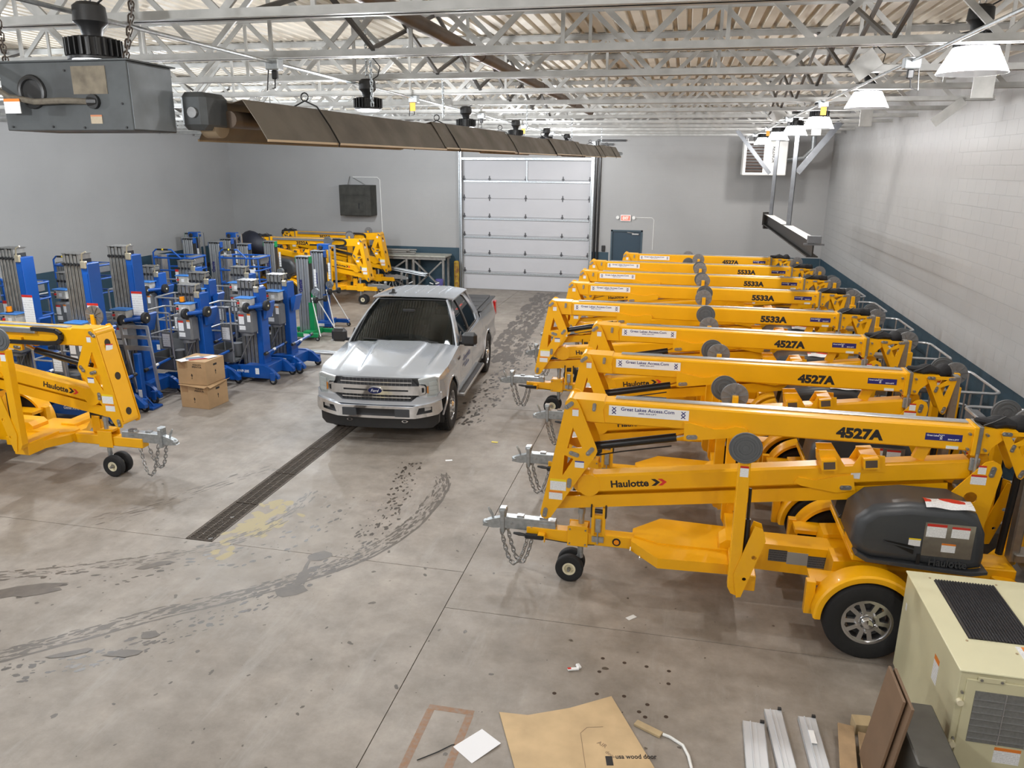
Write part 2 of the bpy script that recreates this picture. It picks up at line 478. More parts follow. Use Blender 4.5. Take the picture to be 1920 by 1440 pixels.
wb = struct('wall_back', MB().plate([(XL-.2,0),(GX0,0),(GX0,GZ),(GX1,GZ),(GX1,0),(MX0,0),(MX0,MZ),(MX1,MZ),(MX1,0),(XR+.2,0),(XR+.2,ZD),(XL-.2,ZD)], [], 'y', YB, YB+.25), PY, 'white painted block back wall around the overhead door', 'wall')
bd = MB()
for a, c in ((XL, GX0-.1), (GX1+.1, MX0-.06), (MX1+.06, XR)): bd.box(a, c, YB-.003, YB, 0, BAND)
obj('painted_band', bd, BANDC, wb)
struct('wall_front', MB().box(XL-.2, XR+.2, YF-.25, YF, 0, ZD), PB, 'white wall behind the camera', 'wall')

# roof deck: corrugated sheet, flutes run front to back
DECK = mat('painted_roof_deck', (.66,.61,.52), .6, var=.12, scale=2.0)
dk = MB(); x = XL; prof = []
while x < XR+.1:
    prof += [(x, ZD), (x+.09, ZD), (x+.105, ZD+.045), (x+.14, ZD+.045)]; x += .155
vs = [(a, YF, b) for a, b in prof]+[(a, YB+.1, b) for a, b in prof]; n = len(prof)
dk.add(vs, [(i, i+n, i+1+n, i+1) for i in range(n-1)])
struct('ceiling', dk, DECK, 'cream corrugated steel roof deck above the joists', 'ceiling', angle=20, fixn=False)

# open web joists
JW = mat('white_joist_paint', (.47,.47,.455), .5, .0, var=.25, scale=6)
JB, JT = 5.0, 5.62
PW = .62
def chord(x0, x1, z, up):
    m = MB(); s = 1 if up else -1
    for sy in (-1, 1):
        m.box(x0, x1, sy*.012, sy*.062, z, z+.007*s); m.box(x0, x1, sy*.012, sy*.019, z, z+.06*s)
    return m
bc = mesh_of('bottom_chord', chord(XL+.1, 3.82, JB, True)); tc_ = mesh_of('top_chord', chord(XL, XR, JT+.03, False))
def diag(a, b):
    m = MB(); m.bar((a, 0, JB+.03), (b, 0, JT), .024, .045, up=(0,1,0)); return m
dm1 = mesh_of('web_member', MB().bar((0,0,JB+.03), (PW,0,JT), .045, .022, up=(0,1,0))); dm2 = mesh_of('web_member', MB().bar((0,0,JT), (PW,0,JB+.03), .045, .022, up=(0,1,0)))
vm = mesh_of('web_post', MB().bar((0,0,JB+.03), (0,0,JT), .03, .02, up=(0,1,0)))
for me in (dm1, dm2, vm): me.materials.append(JW)
NP = int((3.8-XL)/PW)
far = MB()
for k in range(NP):
    x = XL+.12+k*PW
    if k % 2: far.bar((x,0,JB+.03), (x+PW,0,JT), .045, .022, up=(0,1,0))
    else: far.bar((x,0,JT), (x+PW,0,JB+.03), .045, .022, up=(0,1,0))
farm = mesh_of('web', far); farm.materials.append(JW)
ORD = ['nearest the camera', 'second from the camera', 'third from the camera', 'fourth from the camera', 'fifth from the camera', 'sixth from the camera', 'seventh from the camera', 'eighth from the camera', 'ninth from the camera', 'tenth from the camera', 'eleventh from the camera', 'closest to the back wall']
for k in range(12):
    y = 4.65+1.73*k
    j = thing('roof_joist', 'white open web steel roof joist, %s' % ORD[k], 'joist', (0, y, 0), 0, 'roof joists')
    put('bottom_chord', bc, JW, j); put('top_chord', tc_, JW, j)
    if k < 6:
        for q in range(NP):
            x = XL+.12+q*PW
            if x < -13.5 and k < 3: continue
            put('web_member', dm1 if q % 2 else dm2, None, j, (x, 0, 0))
            if k in (0, 1, 2, 3) and q % 2: put('web_post', vm, None, j, (x+PW, 0, 0))
    else: tag(put('web', farm, None, j), kind='stuff')
# cross bridging between joists
brm = mesh_of('bridging_angle', MB().bar((0,0,JB+.05), (0,1.73,JT-.02), .03, .03)); brm2 = mesh_of('bridging_angle', MB().bar((.04,0,JT-.02), (.04,1.73,JB+.05), .03, .03))
DARKM = mat('dark_primer_steel', (.09,.085,.08), .5, .3)
for i, x in enumerate((-9.2, -2.6, 1.35)):
    b = thing('joist_bridging', ['dark crossed bridging angles between the joists above the blue lifts', 'dark crossed bridging angles between joists beside the brown flue pipe', 'dark crossed bridging angles between joists by the right lamp row'][i], 'bracing', (x, 0, 0))
    for k in range(6):
        put('bridging_angle', brm, DARKM, b, (0, 4.65+1.73*k, 0)); put('bridging_angle', brm2, DARKM, b, (0, 4.65+1.73*k, 0))

# overhead door
DW = mat('white_door_skin', (.52,.52,.545), .45, var=.05, scale=1)
gd = struct('door_1', MB().box(GX0-.06, GX1+.06, YB+.10, YB+.12, 0, GZ+.06), DW, 'white sectional overhead door with grey hinges', 'door')
hz = GZ/7
pm = mesh_of('door_panel', MB().box(GX0, GX1, -.02, .025, .004, hz-.004, c=.004)); pm.materials.append(DW)
hm = mesh_of('hinge', MB().prism([(-.05,0),(-.018,.03),(-.012,.1),(.012,.1),(.018,.03),(.05,0),(.018,-.03),(.012,-.1),(-.012,-.1),(-.018,-.03)], 'y', -.028, -.008)); hm.materials.append(mat('grey_hinge', (.08,.08,.085), .45, .6))
sm = mesh_of('door_strut', MB().box(GX0+.03, GX1-.03, -.045, -.005, -.03, .03, c=.006)); sm.materials.append(GALV)
for k in range(7):
    put('door_panel', pm, None, gd, (0, YB+.07, k*hz))
    if k:
        for x in (GX0+.05, GX0+.93, (GX0+GX1)/2, GX1-.93, GX1-.05): put('hinge', hm, None, gd, (x, YB+.055, k*hz+.02))
        if k != 5: put('door_strut', sm, None, gd, (0, YB+.05, k*hz-.06))
obj('lock_bar', MB().box(-.02, .02, -.04, -.015, -.35, .35), GALV, gd, ((GX0+GX1)/2+.03, YB+.05, 3.95))
for i, x in enumerate((GX0-.05, GX1+.05)):
    m = MB().box(x-.05, x+.05, YB-.06, YB-.045, 0, 4.9).box(x-.05, x-.035, YB-.12, YB-.045, 0, 4.9).box(x+.035, x+.05, YB-.12, YB-.045, 0, 4.9)
    tag(obj('door_track', m, GALV), ['galvanised vertical track left of the overhead door', 'galvanised vertical track right of the overhead door'][i], 'track', 'overhead door tracks')
hd = MB().box(GX0+.005, GX1-.005, YB-.16, YB-.03, GZ+.02, GZ+.09)
tag(obj('door_header_angle', hd, GALV), 'grey steel header angle over the overhead door', 'header')
for i, x in enumerate((GX1+.17, GX1+.28)):
    tag(obj('riser_pipe', MB().cyl((x, YB-.08, 0), (x, YB-.08, 4.93-.12*i), .035, 10).cyl((x, YB-.08, 4.93-.12*i), (x+.9-.5*i, YB-.08, 4.93-.12*i), .03, 10), BLKP), ['black riser pipe beside the overhead door track', 'black riser pipe next to the white door wall'][i], 'pipe', 'black riser pipes')
# personnel door
DBL = mat('dark_blue_door', (.022,.05,.078), .4)
md = struct('door_2', MB().box(MX0+.05, MX1-.05, YB+.05, YB+.09, .01, MZ-.05), DBL, 'dark blue steel personnel door under the red exit sign', 'door')
f = MB().box(MX0, MX0+.05, YB-.015, YB+.12, 0, MZ).box(MX1-.05, MX1, YB-.015, YB+.12, 0, MZ).box(MX0, MX1, YB-.015, YB+.12, MZ-.05, MZ)
obj('door_frame', f, mat('door_frame_blue', (.05,.085,.11), .4), md)
obj('door_closer', MB().box(MX1-.35, MX1-.12, YB+.0, YB+.05, MZ-.16, MZ-.1, c=.01).bar((MX1-.3, YB+.02, MZ-.1), (MX1-.5, YB-.03, MZ-.07), .02, .02), GALV, md)
obj('door_handle', MB().cyl((MX1-.14, YB+.0, .98), (MX1-.14, YB+.05, .98), .03, 12).box(MX1-.26, MX1-.12, YB-.01, YB+.005, .97, .99), STEEL, md)
# ---------------------------------------------------------------- high-bay lamps
LENS = mat('lit_lens', (1,1,1), .3, emit=((.93,.97,1.0), 14.0))
def chain_mb(pts, link=.032, wire=.0045, n=8):
    """real interlocking links along a polyline"""
    m = MB(); P = [Vector(p) for p in pts]; acc = 0; k = 0
    seg = [(P[i], P[i+1]) for i in range(len(P)-1)]
    tot = sum((b-a).length for a, b in seg); pos = link*.4
    while pos < tot:
        d = pos
        for a, b in seg:
            l = (b-a).length
            if d <= l: c = a+(b-a)*(d/l); t = (b-a).normalized(); break
            d -= l
        u = t.orthogonal().normalized(); v = t.cross(u)
        if k % 2: u, v = v, -u
        w = link*.34; h = link*.62-w
        ring = []
        for i in range(n):
            a = 2*PI*i/n
            ring.append(c+u*w*math.cos(a)+t*(w*math.sin(a)+(h if math.sin(a) >= 0 else -h)))
        m.tube(ring, wire, 4, closed=True); pos += link*.78; k += 1
    return m
def make_lamp():
    r = thing('high_bay_lamp', '', 'lamp')
    obj('driver_housing', MB().lathe([(0,.30),(.06,.30),(.085,.28),(.09,.2),(.06,.17),(.05,.12),(0,.12)], 'z', (0,0,0), 16), BLK, r)
    hs = MB().lathe([(0,.12),(.11,.12),(.125,.11),(.125,.02),(.14,.015),(.14,0),(.125,0),(0,.004)], 'z', (0,0,0), 24)
    for i in range(24):
        a = 2*PI*i/24; hs.bar((.11*math.cos(a), .11*math.sin(a), .065), (.15*math.cos(a), .15*math.sin(a), .065), .008, .09)
    obj('heat_sink', hs, BLK, r)
    obj('lens', MB().lathe([(.118,.002),(.112,-.012),(.06,-.02),(0,-.022)], 'z', (0,0,0), 24), LENS, r)
    obj('hook', MB().torus((0,0,.325), .022, .006, 'y', 12, 6), STEEL, r)
    obj('hanging_chain', chain_mb([(0,0,.345), (0,0,.94)], .04, .005), GALV, r)
    obj('power_cord', MB().tube([(.05,0,.29),(.12,0,.33),(.14,.02,.42),(.06,.05,.5),(.0,.06,.56)], .006, 6), BLK, r)
    ld = bpy.data.lights.new('lamp_light', 'POINT'); ld.shadow_soft_size = .09; ld.energy = LAMP_W; ld.color = (.97,.985,1.0)
    lo = bpy.data.objects.new('lamp_light', ld); C.objects.link(lo); lo.parent = r; lo.location = (0,0,-.12)
    return r
lamp0 = make_lamp()
rowsL = [4.05, 8.0, 11.8, 15.4, 18.9, 22.2]
rowsR = [6.6, 10.1, 13.5, 16.3, 19.1, 22.7]
rowsF = [5.5, 9.3, 13.2, 17.0, 20.3]
ordn = ['nearest', 'second', 'third', 'fourth', 'fifth', 'farthest']
first = True; LROW = {}
def lamp(x, y, z, lab, grp):
    global first
    r = lamp0 if first else copy_tree(lamp0); first = False
    r.location = (x, y, z); tag(r, lab, 'lamp', grp)
    for ch in r.children:
        if ch.name.startswith('hanging_chain'):
            k = (5.645-z-.345)/.595; ch.scale.z = k; ch.location.z = .345*(1-k)
    for ch in r.children:
        if ch.type == 'LIGHT' and x != -3.3:
            if x not in LROW:
                q = ch.data.copy(); LROW[x] = q
                if x > 0: q.energy = LAMP_W*.72; q.color = (1.0,.965,.925)
                else: q.energy = LAMP_W*1.75; q.color = (.90,.95,1.0)
            ch.data = LROW[x]
    return r
for i, y in enumerate(rowsL): lamp(-3.3, y, 4.7, 'black LED high bay lamp %s in the row behind the tube heater' % ordn[i], 'lamps beside the tube heater')
for i, y in enumerate(rowsF): lamp(-9.4, y, 4.75, 'LED high bay lamp above the blue lifts, %s of that row' % (ordn+['x'])[i if i < 4 else 5], 'lamps above the blue lifts')
def prismatic():
    m, t, b = _nt('prismatic_reflector'); N = t.nodes; L = t.links; N.remove(b)
    tr = N.new('ShaderNodeBsdfTransparent'); tr.inputs[0].default_value = (.95,.96,.98,1)
    tl = N.new('ShaderNodeBsdfTranslucent'); tl.inputs[0].default_value = (.9,.92,.95,1)
    ms = N.new('ShaderNodeMixShader'); ms.inputs[0].default_value = .35; L.new(tr.outputs[0], ms.inputs[1]); L.new(tl.outputs[0], ms.inputs[2]); L.new(ms.outputs[0], N['Material Output'].inputs[0]); return m
RFL = prismatic()
for i, y in enumerate(rowsR):
    r = lamp(2.0, y, 4.98 if i < 2 else 4.9, 'LED high bay lamp with white cone reflector, %s in the row above the booms' % ordn[i], 'lamps above the yellow booms')
    obj('cone_reflector', MB().lathe([(.14,.03),(.15,.0),(.235,-.16),(.24,-.16),(.155,.005),(.145,.032)], 'z', (0,0,0), 28), RFL, r)
for i, y in enumerate((1.0, -1.6)): lamp(-3.3, y, 4.7, ['LED high bay lamp overhead of the camera', 'LED high bay lamp behind the camera'][i], 'lamps near the camera'); 
for i, y in enumerate((2.6,-1.0)): lamp(2.0, y, 4.9, ['LED high bay lamp right above the beige air conditioner', 'LED high bay lamp right behind the camera'][i], 'lamps near the camera')
for i, y in enumerate((1.5,)): lamp(-9.4, y, 4.75, 'LED high bay lamp left of the camera', 'lamps near the camera')
# ---------------------------------------------------------------- conduits with outlet boxes
def conduit(x, z, y0, y1, label, boxes):
    t = thing('conduit', label, 'conduit', (x, 0, z))
    obj('conduit_pipe', MB().cyl((0, y0, 0), (0, y1, 0), .014, 8), GALV, t)
    for k, y in enumerate(boxes):
        obj('outlet_box', MB().box(-.06, .06, y-.05, y+.05, -.06, .03, c=.008), GALV, t)
        if k % 2 == 0: obj('plug', MB().box(-.025, .025, y-.02, y+.02, -.13, -.06, c=.008), BLK, t)
        else: obj('inspection_tag', MB().box(-.035, .035, y-.06, y-.055, -.16, -.06), mat('orange_tag', (.8,.4,.05), .6), t)
        obj('lamp_cord', MB().tube([(0,y,-.1),(.01,y-.03,-.2),(-.05 if x < 0 else .06, y-.05,-.22),(-.04 if x < 0 else .05, y-.02,-.02)], .006, 6), BLK, t)
conduit(-3.42, 4.96, 1.0, 23.8, 'galvanised conduit with outlet boxes along the lamp row by the heater', [6.3, 9.8, 13.2, 16.8, 20.4])
conduit(1.68, 4.96, 1.0, 23.8, 'galvanised conduit with outlet boxes along the lamp row above the booms', [7.0, 11.1, 14.6, 18.2, 21.6])
# brown flue pipe through the joists
BROWN = mat('brown_flue', (.13,.095,.07), .55, .3, var=.3, scale=6)
t = thing('flue_pipe', 'brown flue pipe running through the joists above the heater', 'pipe', (-2.1, 0, 5.2))
for k, (a, b) in enumerate(((4.9, 8.0), (8.0, 11.2), (11.2, 14.2), (14.2, 16.5))):
    obj('pipe_section', MB().cyl((.03*k, a, 0), (.03*k+.03, b, 0), .058, 14), BROWN, t); obj('pipe_collar', MB().cyl((.03*k+.03, b-.06, 0), (.03*k+.03, b+.02, 0), .064, 14), BROWN, t)
# ---------------------------------------------------------------- radiant tube heater
HBG = mat('weathered_grey_sheet', (.085,.093,.097), .5, .3, var=.45, scale=5, col2=(.05,.053,.055), rvar=.12)
HBL = mat('pale_grey_sheet', (.22,.245,.265), .45, .35, var=.3, scale=4, rvar=.1)
PAPER = mat('aged_label_paper', (.20,.17,.125), .8, var=.5, scale=14)
dirx = .0545
t = thing('tube_heater', 'long radiant tube heater with grey burner box and brown reflector hung on chains', 'heater')
bx0, bx1, by0, by1, bz0, bz1 = -3.70, -2.90, 3.78, 4.15, 4.315, 4.665
bb = obj('burner_box', MB().box(bx0, bx1, by0, by1, bz0, bz1, c=.004), HBG, t)
obj('side_panel', MB().box(bx1, bx1+.004, by0+.008, by1-.008, bz0+.008, bz1-.012), HBL, bb)
obj('box_lid', MB().box(bx0-.006, bx1+.012, by0-.008, by1+.03, bz1, bz1+.008), HBG, bb)
obj('rating_label', MB().box(-3.24, -3.03, by0-.003, by0, 4.50, 4.64), PAPER, bb)
obj('small_label', MB().box(-3.155, -3.085, by0-.003, by0, 4.35, 4.395), sticker('faded_label', (.5,.2,.1), (.45,.38,.28)), bb)
obj('air_inlet', MB().torus((-3.50, by0-.005, 4.515), .075, .014, 'y', 24, 8).cyl((-3.50, by0+.002, 4.515), (-3.50, by0-.003, 4.515), .07, 20), BLK, bb)
obj('gas_hose', MB().tube([(-3.9,by0-.05,4.68),(-3.72,by0-.07,4.56),(-3.6,by0-.06,4.485),(-3.45,by0-.05,4.46),(-3.28,by0-.045,4.465),(-3.14,by0-.0,4.462)], .016, 8), mat('grimy_hose', (.16,.14,.11), .8, var=.4, scale=30), bb)
obj('gas_fitting', MB().cyl((-3.15,by0-.01,4.462), (-3.1,by0,4.462), .026, 10).cyl((-3.12,by0,4.462),(-3.12,by0-.02,4.462),.038,14), BLK, bb)
obj('hose_tag', MB().box(-3.62,-3.52,by0-.08,by0-.076,4.40,4.475), ST_ORG, bb)
sc = MB()
for sx, sz in ((-3.66,4.335),(-3.4,4.335),(-3.2,4.33),(-2.94,4.33),(-3.28,4.62),(-2.95,4.45)): sc.cyl((sx,by0,sz),(sx,by0-.006,sz),.006,8)
obj('screw', sc, BLK, bb)
fan = MB().box(-2.895, -2.73, 4.18, 4.45, 4.335, 4.545, c=.03)
obj('combustion_fan', fan, HBG, t); obj('fan_collar', MB().cyl((-2.8,4.16,4.43),(-2.8,4.24,4.43),.03,12), STEEL, t)
obj('fan_scroll', MB().lathe([(0,-.05),(.085,-.05),(.085,.05),(0,.05)], 'x', (-2.79, 4.36, 4.38), 20), mat('tan_sheet', (.30,.23,.15), .5, .3), t)
hxa = lambda y: -2.70+dirx*(y-4.6)
hz_ = lambda y: 4.285+.0042*(y-4.6)-.0016*max(0, 8-abs(y-12))*.4
REFL = mat('dusty_brown_reflector', (.19,.165,.135), .5, .3, var=.3, scale=3, rvar=.12)
EDGE = mat('tan_reflector_edge', (.42,.30,.17), .5, .2)
yy = 4.42; k = 0
while yy < 19.6:
    y1 = min(yy+(2.55 if k else 3.1), 20.2)
    m = MB(); jl = .012*(k % 2)
    pr = [(-.235,0),(-.17,.11),(-.085,.235+jl),(.0,.215+jl),(.085,.235+jl),(.17,.11),(.235,0)]
    vs = [(hxa(y)+a*(1+jl), y, hz_(y)+b+jl) for y in (yy, y1+.05) for a, b in pr]
    m.add(vs, [(i, i+1, i+8, i+7) for i in range(6)])
    s = obj('reflector', m, REFL, t, solid=.004, fixn=False)
    e = MB()
    for sg in (-1, 1): e.bar((hxa(yy)+sg*.235*(1+jl), yy, hz_(yy)+jl), (hxa(y1)+sg*.235*(1+jl), y1, hz_(y1)+jl), .012, .014)
    obj('reflector_lip', e, EDGE, s)
    yy = y1; k += 1
obj('radiant_tube', MB().cyl((hxa(4.4), 4.4, hz_(4.4)+.12), (hxa(20.6), 20.6, hz_(20.6)+.12), .05, 14), BROWN, t)
for y in (5.3, 7.9, 10.2, 12.6, 14.8, 17.0, 19.3):
    w = MB().tube([(hxa(y)+a, y, hz_(y)+b) for a, b in ((-.25,.0),(-.18,.12),(-.09,.25),(0,.29),(.09,.25),(.18,.12),(.25,0),(.24,-.02))], .006, 6)
    w.torus((hxa(y), y, hz_(y)+.315), .028, .005, 'y', 12, 5)
    obj('hanger', w, BLKP, t)
for y in (6.4, 8.1, 11.6, 15.0, 18.5): obj('hanging_chain', chain_mb([(hxa(y), y, hz_(y)+.33), (hxa(y), y, 5.0)], .036, .004), GALV, t)
RC = mat('rusty_chain', (.06,.045,.035), .6, .5)
obj('hanging_chain', chain_mb([(-2.93, 3.80, 4.61), (-2.86, 3.82, 4.9), (-2.84, 3.84, 5.35)], .04, .0048), RC, t)
obj('hanging_chain', chain_mb([(-3.66, 3.80, 4.66), (-3.7, 3.82, 5.35)], .04, .0048), RC, t)
obj('exhaust_pipe', MB().cyl((hxa(20.6), 20.6, hz_(20.6)+.12), (hxa(22.0), 22.0, hz_(22.0)+.12), .04, 12), GALV, t)
# ---------------------------------------------------------------- unit heater, monorail stub, wall cabinet, exit sign
t = thing('unit_heater', 'white gas unit heater with dark louvres hung by the back right corner', 'heater', (1.62, 24.2, 3.92))
obj('heater_case', MB().box(0, 1.22, 0, .75, 0, .96, c=.02), WHITE, t)
obj('louvre_recess', MB().box(.08, .56, -.004, .0, .08, .9), BLK, t)
lm = mesh_of('louvre', MB().obox((.32, -.02, 0), (.48, .05, .008), Euler((.6,0,0)))); lm.materials.append(mat('brown_louvre', (.10,.07,.06), .5))
for k in range(10): put('louvre', lm, None, t, (0, 0, .12+k*.082))
text('lettering', 'REZNOR', .085, INK, t, (.80, -.003, .80), (PI/2, PI/2, 0), bold=.02)
obj('vent_pipe', MB().tube([(1.22,.4,.45),(1.7,.4,.5),(1.95,.4,.75),(1.95,.4,1.2)], .075, 14), GALV, t)
obj('hanger_rod', MB().cyl((.1,.1,.96),(.1,.1,1.73),.01,6).cyl((1.1,.1,.96),(1.1,.1,1.73),.01,6).cyl((.1,.65,.96),(.1,.65,1.73),.01,6).cyl((1.1,.65,.96),(1.1,.65,1.73),.01,6), STEEL, t)
BLKS = mat('black_steel_beam', (.02,.018,.016), .5, .4)
GRS = mat('blue_grey_strut', (.16,.17,.185), .42, .7, var=.2)
t = thing('hanging_rail', 'short black hanging rail beam on grey struts below the joists', 'rail', (2.1, 0, 3.0))
rb = MB().box(-.09,.09,13.3,20.7,-.0,.016).box(-.012,.012,13.3,20.7,-.24,.0).box(-.09,.09,13.3,20.7,-.256,-.24)
obj('rail_beam', rb, BLKS, t)
obj('beam_top', MB().box(-.09,.09,13.4,16.6,.016,.02).box(-.09,.09,17.0,20.1,.016,.02), WHITE, t)
for y in (20.22, 16.76):
    obj('strut', MB().box(-.03,.06,y-.05,y-.035,.016,2.03).box(.05,.06,y-.05,y+.05,.016,2.03), GRS, t)
obj('brace', MB().bar((-.1,20.2,1.0),(-.95,20.2,2.0),.09,.015,up=(0,1,0)), GRS, t)
obj('brace', MB().bar((.08,16.72,1.05),(.78,16.72,2.0),.12,.015,up=(0,1,0)), GRS, t)
obj('end_stop', MB().box(-.1,.1,13.2,13.35,-.02,.09).box(-.16,.16,13.25,13.29,-.06,-.03), GRS, t)
obj('end_plate', MB().box(-.12,.02,20.7,20.74,-.26,.06).box(-.1,.12,20.5,20.7,-.34,-.256), BLKS, t)
CAB = mat('grimy_cabinet', (.055,.055,.048), .7, .2, var=.45, scale=4, bump=.15, bscale=20)
t = thing('wall_cabinet', 'grimy dark grey metal cabinet mounted high on the back wall', 'cabinet', (-11.57, YB-.55, 2.44))
obj('cabinet_body', MB().box(0,1.14,0,.55,0,1.02,c=.01), CAB, t); obj('cabinet_flap', MB().box(.02,.95,-.012,0,.70,1.0,c=.004), CAB, t); obj('cabinet_door', MB().box(.02,.95,-.012,0,.02,.68,c=.004), CAB, t)
obj('door_latch', MB().box(.70,.73,-.03,-.012,.24,.42), BLK, t)
obj('support_cable', MB().tube([(.2,.3,1.02),(.2,.5,1.3)], .012, 6).tube([(.9,.2,1.02),(.3,.52,1.26)], .008, 6), STEEL, t)
obj('feed_pipe', MB().tube([(.3,.53,1.28),(1.2,.53,1.28),(1.29,.53,1.2),(1.32,.53,-1.0)], .014, 8), WHITE, t)
EX = mat('exit_sign_face', (.85,.1,.08), .3, emit=((1,.08,.05), 1.6))
t = thing('exit_sign', 'red lit EXIT sign with emergency lamp heads over the blue door', 'sign', (-1.98, YB-.06, 2.42))
obj('sign_housing', MB().box(0,.34,0,.06,0,.21,c=.01), WHITE, t); obj('sign_face', MB().box(.03,.31,-.004,0,.03,.18), EX, t)
text('lettering', 'EXIT', .10, mat('exit_letter', (.9,.5,.45), .4, emit=((1,.45,.4),1.5)), t, (.075,-.004,.055), FRONT, width=.19, bold=.03)
for sx in (-.09, .43): obj('lamp_head', MB().cyl((sx,0,.12),(sx,.07,.12),.055,14), WHITE, t)
obj('sign_conduit', MB().tube([(.5,.05,.12),(1.02,.05,.12),(1.08,.05,.06),(1.08,.05,-.9)], .012, 6), WHITE, t)
tag(obj('door_switch', MB().box(-2.56,-2.44,YB-.05,YB,1.42,1.62,c=.01).box(-2.53,-2.47,YB-.06,YB-.05,1.46,1.58), BLK), 'small black push button box left of the blue door', 'switch')
# light plates hanging under the joists at right
pl_ = mesh_of('joist_plate', MB().box(-.09,.09,-.006,.006,-.22,.02,c=.002)); pl_.materials.append(JW)
for i, (x, y, z, ry, l) in enumerate(((2.55,8.11,4.98,0,'nearest'),(2.64,13.3,4.98,0,'second'),(2.45,16.76,4.98,0,'third'),(1.62,8.11,5.12,.9,'slanted'),(1.6,15.03,5.1,.9,'farther slanted'))):
    o = put('joist_plate', pl_, None, None, (x, y-.07, z), (0, ry, 0)); tag(o, 'small white steel plate under the right joists, %s one' % l, 'plate', 'plates under the joists')
tag(obj('hanging_strip', MB().bar((3.45,11.5,5.0),(3.12,11.5,4.72),.12,.008,up=(0,1,0)), JW), 'white metal strip hanging at an angle by the right wall', 'strip')
# ---------------------------------------------------------------- bollard and scaffold rack at the back wall
YB_ = mat('worn_yellow_paint', (.45,.30,.02), .6, var=.7, scale=9, col2=(.16,.05,.02))
tag(obj('bollard', MB().lathe([(0,1.0),(.06,.99),(.09,.95),(.09,0)], 'z', (-7.47,25.35,0), 16), YB_), 'worn yellow steel bollard left of the overhead door', 'bollard')
tag(obj('bollard', MB().lathe([(0,1.0),(.06,.99),(.09,.95),(.09,0)], 'z', (-2.83,25.3,0), 16), YB_), 'worn yellow steel bollard right of the overhead door', 'bollard')
RK = mat('galvanised_rack', (.32,.31,.29), .5, .6, var=.3)
t = thing('pipe_rack', 'grey steel trestle rack stacked with scaffold tubes at the back wall', 'rack', (-10.0, 25.2, 0))
obj('rack_rail', MB().box(-.6,2.28,-.35,-.28,1.05,1.15).box(-.6,2.28,.25,.32,1.05,1.15), RK, t)
obj('deck_plank', MB().box(-.6,2.3,-.4,.36,1.15,1.2), mat('pale_plank', (.42,.42,.37), .7, var=.2), t)
for x in (-.5, .9, 1.15, 2.2):
    for y in (-.31, .28): obj('rack_post', MB().box(x-.035,x+.035,y-.035,y+.035,0,1.06), RK, t)
for a, b in (((-.5,1.0),(.85,.1)),((-.5,.1),(.85,1.0)),((1.2,1.0),(2.15,.1)),((1.2,.1),(2.15,1.0))):
    obj('rack_brace', MB().bar((a[0],-.34,a[1]),(b[0],-.34,b[1]),.05,.05,up=(0,1,0)), RK, t)
for k in range(9):
    x1 = 1.2-.1*(k % 4); z = 1.23+.06*(k//3); y = -.3+.09*(k % 3)
    o = obj('scaffold_tube', MB().cyl((-1.6,y,z),(x1,y,z),.026,8), mat('weathered_tube', (.28,.27,.25), .6, .4)); o.location = (-10.0,25.2,0)
    tag(o, 'weathered grey scaffold tube lying on top of the pipe rack', 'tube', 'scaffold tubes on the rack')
for k in range(10):
    o = obj('guard_tube', MB().cyl((-10.1,24.78-.05*(k%5),.86-.06*(k//5)),(-8.32-.06*(k%3),24.74-.05*(k%5),.60-.06*(k//5)),.02,8), GALV)
    tag(o, 'galvanised guard rail tube in the slanting bundle before the rack', 'tube', 'bundle of guard rail tubes')
t = thing('machine_parts_pile', 'pile of small galvanised fittings and clamps by the rack', 'fittings', (-8.35,24.25,0))
rnd = random.Random(3)
for k in range(26):
    p = (rnd.uniform(-.6,.7), rnd.uniform(-.25,.25), rnd.uniform(.03,.4)*(1 if k % 3 else .3))
    a = rnd.uniform(0,PI); L = rnd.uniform(.08,.22)
    obj('fitting', MB().cyl(p,(p[0]+L*math.cos(a),p[1]+L*math.sin(a)*.5,p[2]+rnd.uniform(-.02,.06)),rnd.uniform(.015,.04),8), [GALV,STEEL,BLK][k%3], t)
CARD = mat('cardboard', (.42,.27,.14), .8, var=.15, scale=5, bump=.05)
o = obj('small_carton', MB().box(-8.0,-7.7,24.45,24.7,0,.24,c=.004), CARD); tag(o, 'small brown carton on the floor by the rack', 'carton')
o = obj('purple_tub', MB().lathe([(0,.24),(.1,.24),(.13,.26),(.135,.44),(.12,.46),(0,.46)],'z',(-7.85,24.575,0),16), mat('purple_plastic', (.10,.09,.30), .4)); tag(o, 'purple tub sitting on the small carton by the rack', 'tub')
